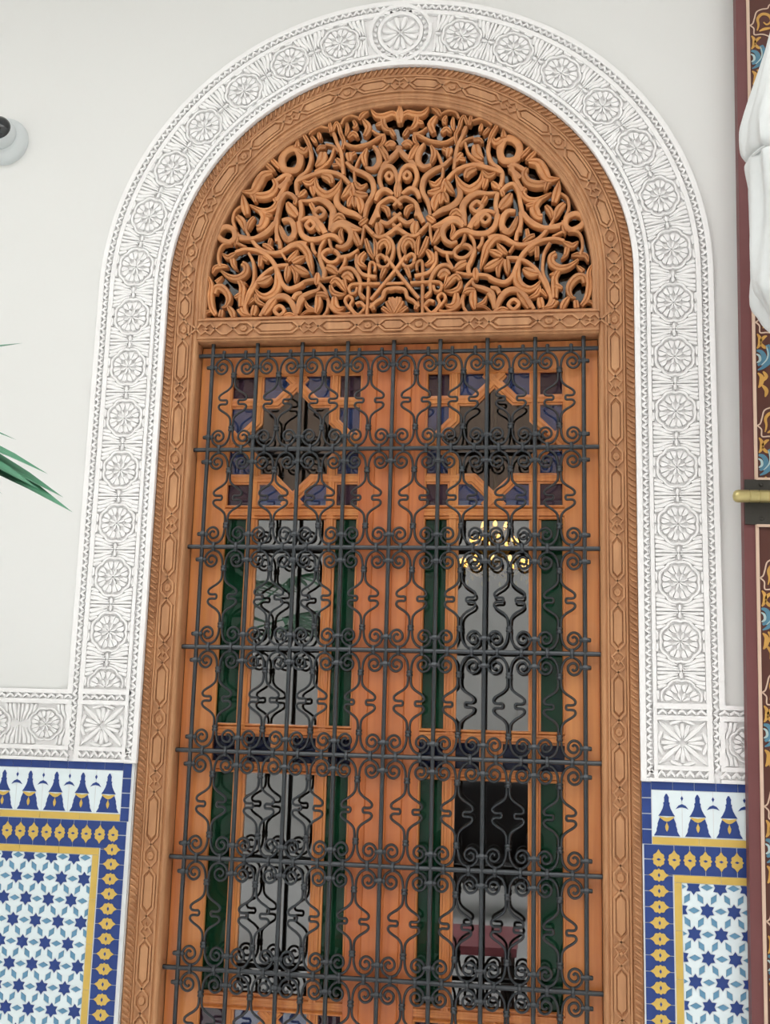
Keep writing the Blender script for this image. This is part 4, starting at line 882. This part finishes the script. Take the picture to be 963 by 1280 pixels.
def near_frond(t):
    hub = Vector((-1.30, -.80, 2.24)); st_ = MB(); st_.tube([(-1.60, -.85, 1.85), (-1.42, -.82, 2.12), tuple(hub)], [.010, .009, .007], 6); f = st_.obj('frond', 'leaf', t)
    tips = [((-.593, -.80, 1.985), .021), ((-.6226, -.79, 2.021), .019), ((-.6594, -.80, 2.073), .014), ((-.733, -.82, 2.110), .010), ((-.752, -.78, 2.158), .008), ((-.742, -.84, 2.018), .006),
            ((-.66, -.83, 2.03), .016), ((-.70, -.80, 2.05), .016), ((-.80, -.70, 2.42), .014), ((-.85, -.9, 2.55), .014), ((-.80, -.75, 1.9), .01), ((-1.0, -.85, 2.75), .015), ((-1.25, -.85, 2.8), .015), ((-.98, -.9, 1.85), .015), ((-1.2, -.85, 1.75), .015)]
    for tip, wd in tips:
        bm = MB(); blade(bm, hub, tip, wd * 2.3, .035 if tip[2] < 2.2 and tip[0] > -.9 else .02, .5); bm.obj('leaflet', 'leaf', f)
palm(-1.75, -1.0, 1.85, 'potted fan palm whose green leaf tips reach in at the left edge', 5, near_frond)
palm(-1.95, -4.6, 2.0, 'potted fan palm across the courtyard mirrored in the door glass', 9, None, 10)

# ================================================================ chandelier in the room
cx, cy, cz = .2047, 2.0, 2.30
t = thing('chandelier', 'golden chandelier with glowing lamps seen through the right door leaf', 'chandelier', loc=(cx, cy, cz))
mb = MB(); mb.tube([(cx, cy, cz - .06), (cx, cy, 3.9)], .008, 8); mb.obj('rod', 'brass', t)
mb = MB(); mb.lathe([(.01, -.09), (.035, -.06), (.02, -.02), (.045, .02), (.02, .06), (.012, .12)], 16, c=(cx, cy, cz)); mb.obj('stem_body', 'brass', t, smooth_=True)
bm_ = MB(); bm_.lathe([(.003, -.014), (.009, -.008), (.010, .0), (.006, .009), (.002, .014)], 10); bulb = bm_.mesh('bulb', 'bulb', True)
dm_ = MB(); dm_.lathe([(.001, -.016), (.006, -.006), (.004, .004), (.001, .010)], 6); drop = dm_.mesh('drop', 'brass', True)
for tier, (r, z, n) in enumerate(((.155, -.04, 12), (.105, .06, 8), (.06, .13, 6))):
    mb = MB(); mb.tube([(cx + r * cos(a), cy + r * sin(a), cz + z) for a in [2 * pi * i / 32 for i in range(33)]], .004, 6); mb.obj('ring', 'brass', t)
    for i in range(n):
        a = 2 * pi * (i + .3 * tier) / n; p = (cx + r * cos(a), cy + r * sin(a), cz + z)
        mb = MB(); mb.tube([(cx, cy, cz + z - .02), (cx + r * .5 * cos(a), cy + r * .5 * sin(a), cz + z - .05), p], .003, 5); mb.obj('arm', 'brass', t)
        link('bulb', bulb, t, (p[0], p[1], p[2] + .016))
        for k in range(3): link('drop', drop, t, (cx + (r + .006) * cos(a + k * .2), cy + (r + .006) * sin(a + k * .2), cz + z - .02 - .022 * k))
# low table standing in the courtyard (mirrored in the glass)
t = thing('low_table', 'low pink-topped table in the courtyard mirrored in the door glass', 'table', loc=(-.15, -2.75, 0))
mb = MB(); mb.box(-.60, .30, -3.05, -2.45, .44, .48); mb.obj('table_top', 'tabletop', t)
for sx in (-.55, .25):
    for sy in (-3.0, -2.5):
        mb = MB(); mb.box(sx - .025, sx + .025, sy - .025, sy + .025, 0, .44); mb.obj('leg', 'darkwood', t)

# black armchair across the courtyard (mirrored in the glass)
t = thing('armchair', 'black leather armchair in the courtyard mirrored in the right door leaf', 'armchair', loc=(-.04, -6.45, 0))
def cushion(nm, c, size, e=.35):
    mb = MB(); n, m = 20, 12
    sp = lambda v, p: math.copysign(abs(v) ** p, v)
    for i in range(1, m):
        f = -pi / 2 + pi * i / m
        for j in range(n):
            a = 2 * pi * j / n
            mb.v.append((c[0] + size[0] / 2 * sp(cos(f), e) * sp(cos(a), e), c[1] + size[1] / 2 * sp(cos(f), e) * sp(sin(a), e), c[2] + size[2] / 2 * sp(sin(f), e)))
    for i in range(m - 2):
        for j in range(n): mb.f.append((i * n + j, i * n + (j + 1) % n, (i + 1) * n + (j + 1) % n, (i + 1) * n + j))
    mb.f += [tuple(range(n)), tuple(range((m - 2) * n, (m - 1) * n))]
    mb.obj(nm, 'leather', t, smooth_=True)
cushion('seat', (-.04, -6.40, .36), (.60, .62, .20)); cushion('backrest', (-.04, -6.72, .70), (.76, .20, .78), .5)
cushion('armrest', (-.41, -6.42, .44), (.16, .66, .42)); cushion('armrest', (.33, -6.42, .44), (.16, .66, .42))
for sx in (-.40, .32):
    for sy in (-6.68, -6.15):
        mb = MB(); mb.box(sx - .025, sx + .025, sy - .025, sy + .025, 0, .26); mb.obj('leg', 'darkwood', t)

# the relief sits on the wall face, not in it
for o in list(sc.objects):
    if o.parent is None and o.name.split('.')[0] in ('stucco_surround', 'tile_dado', 'stucco_frieze'): o.location.y -= .0008
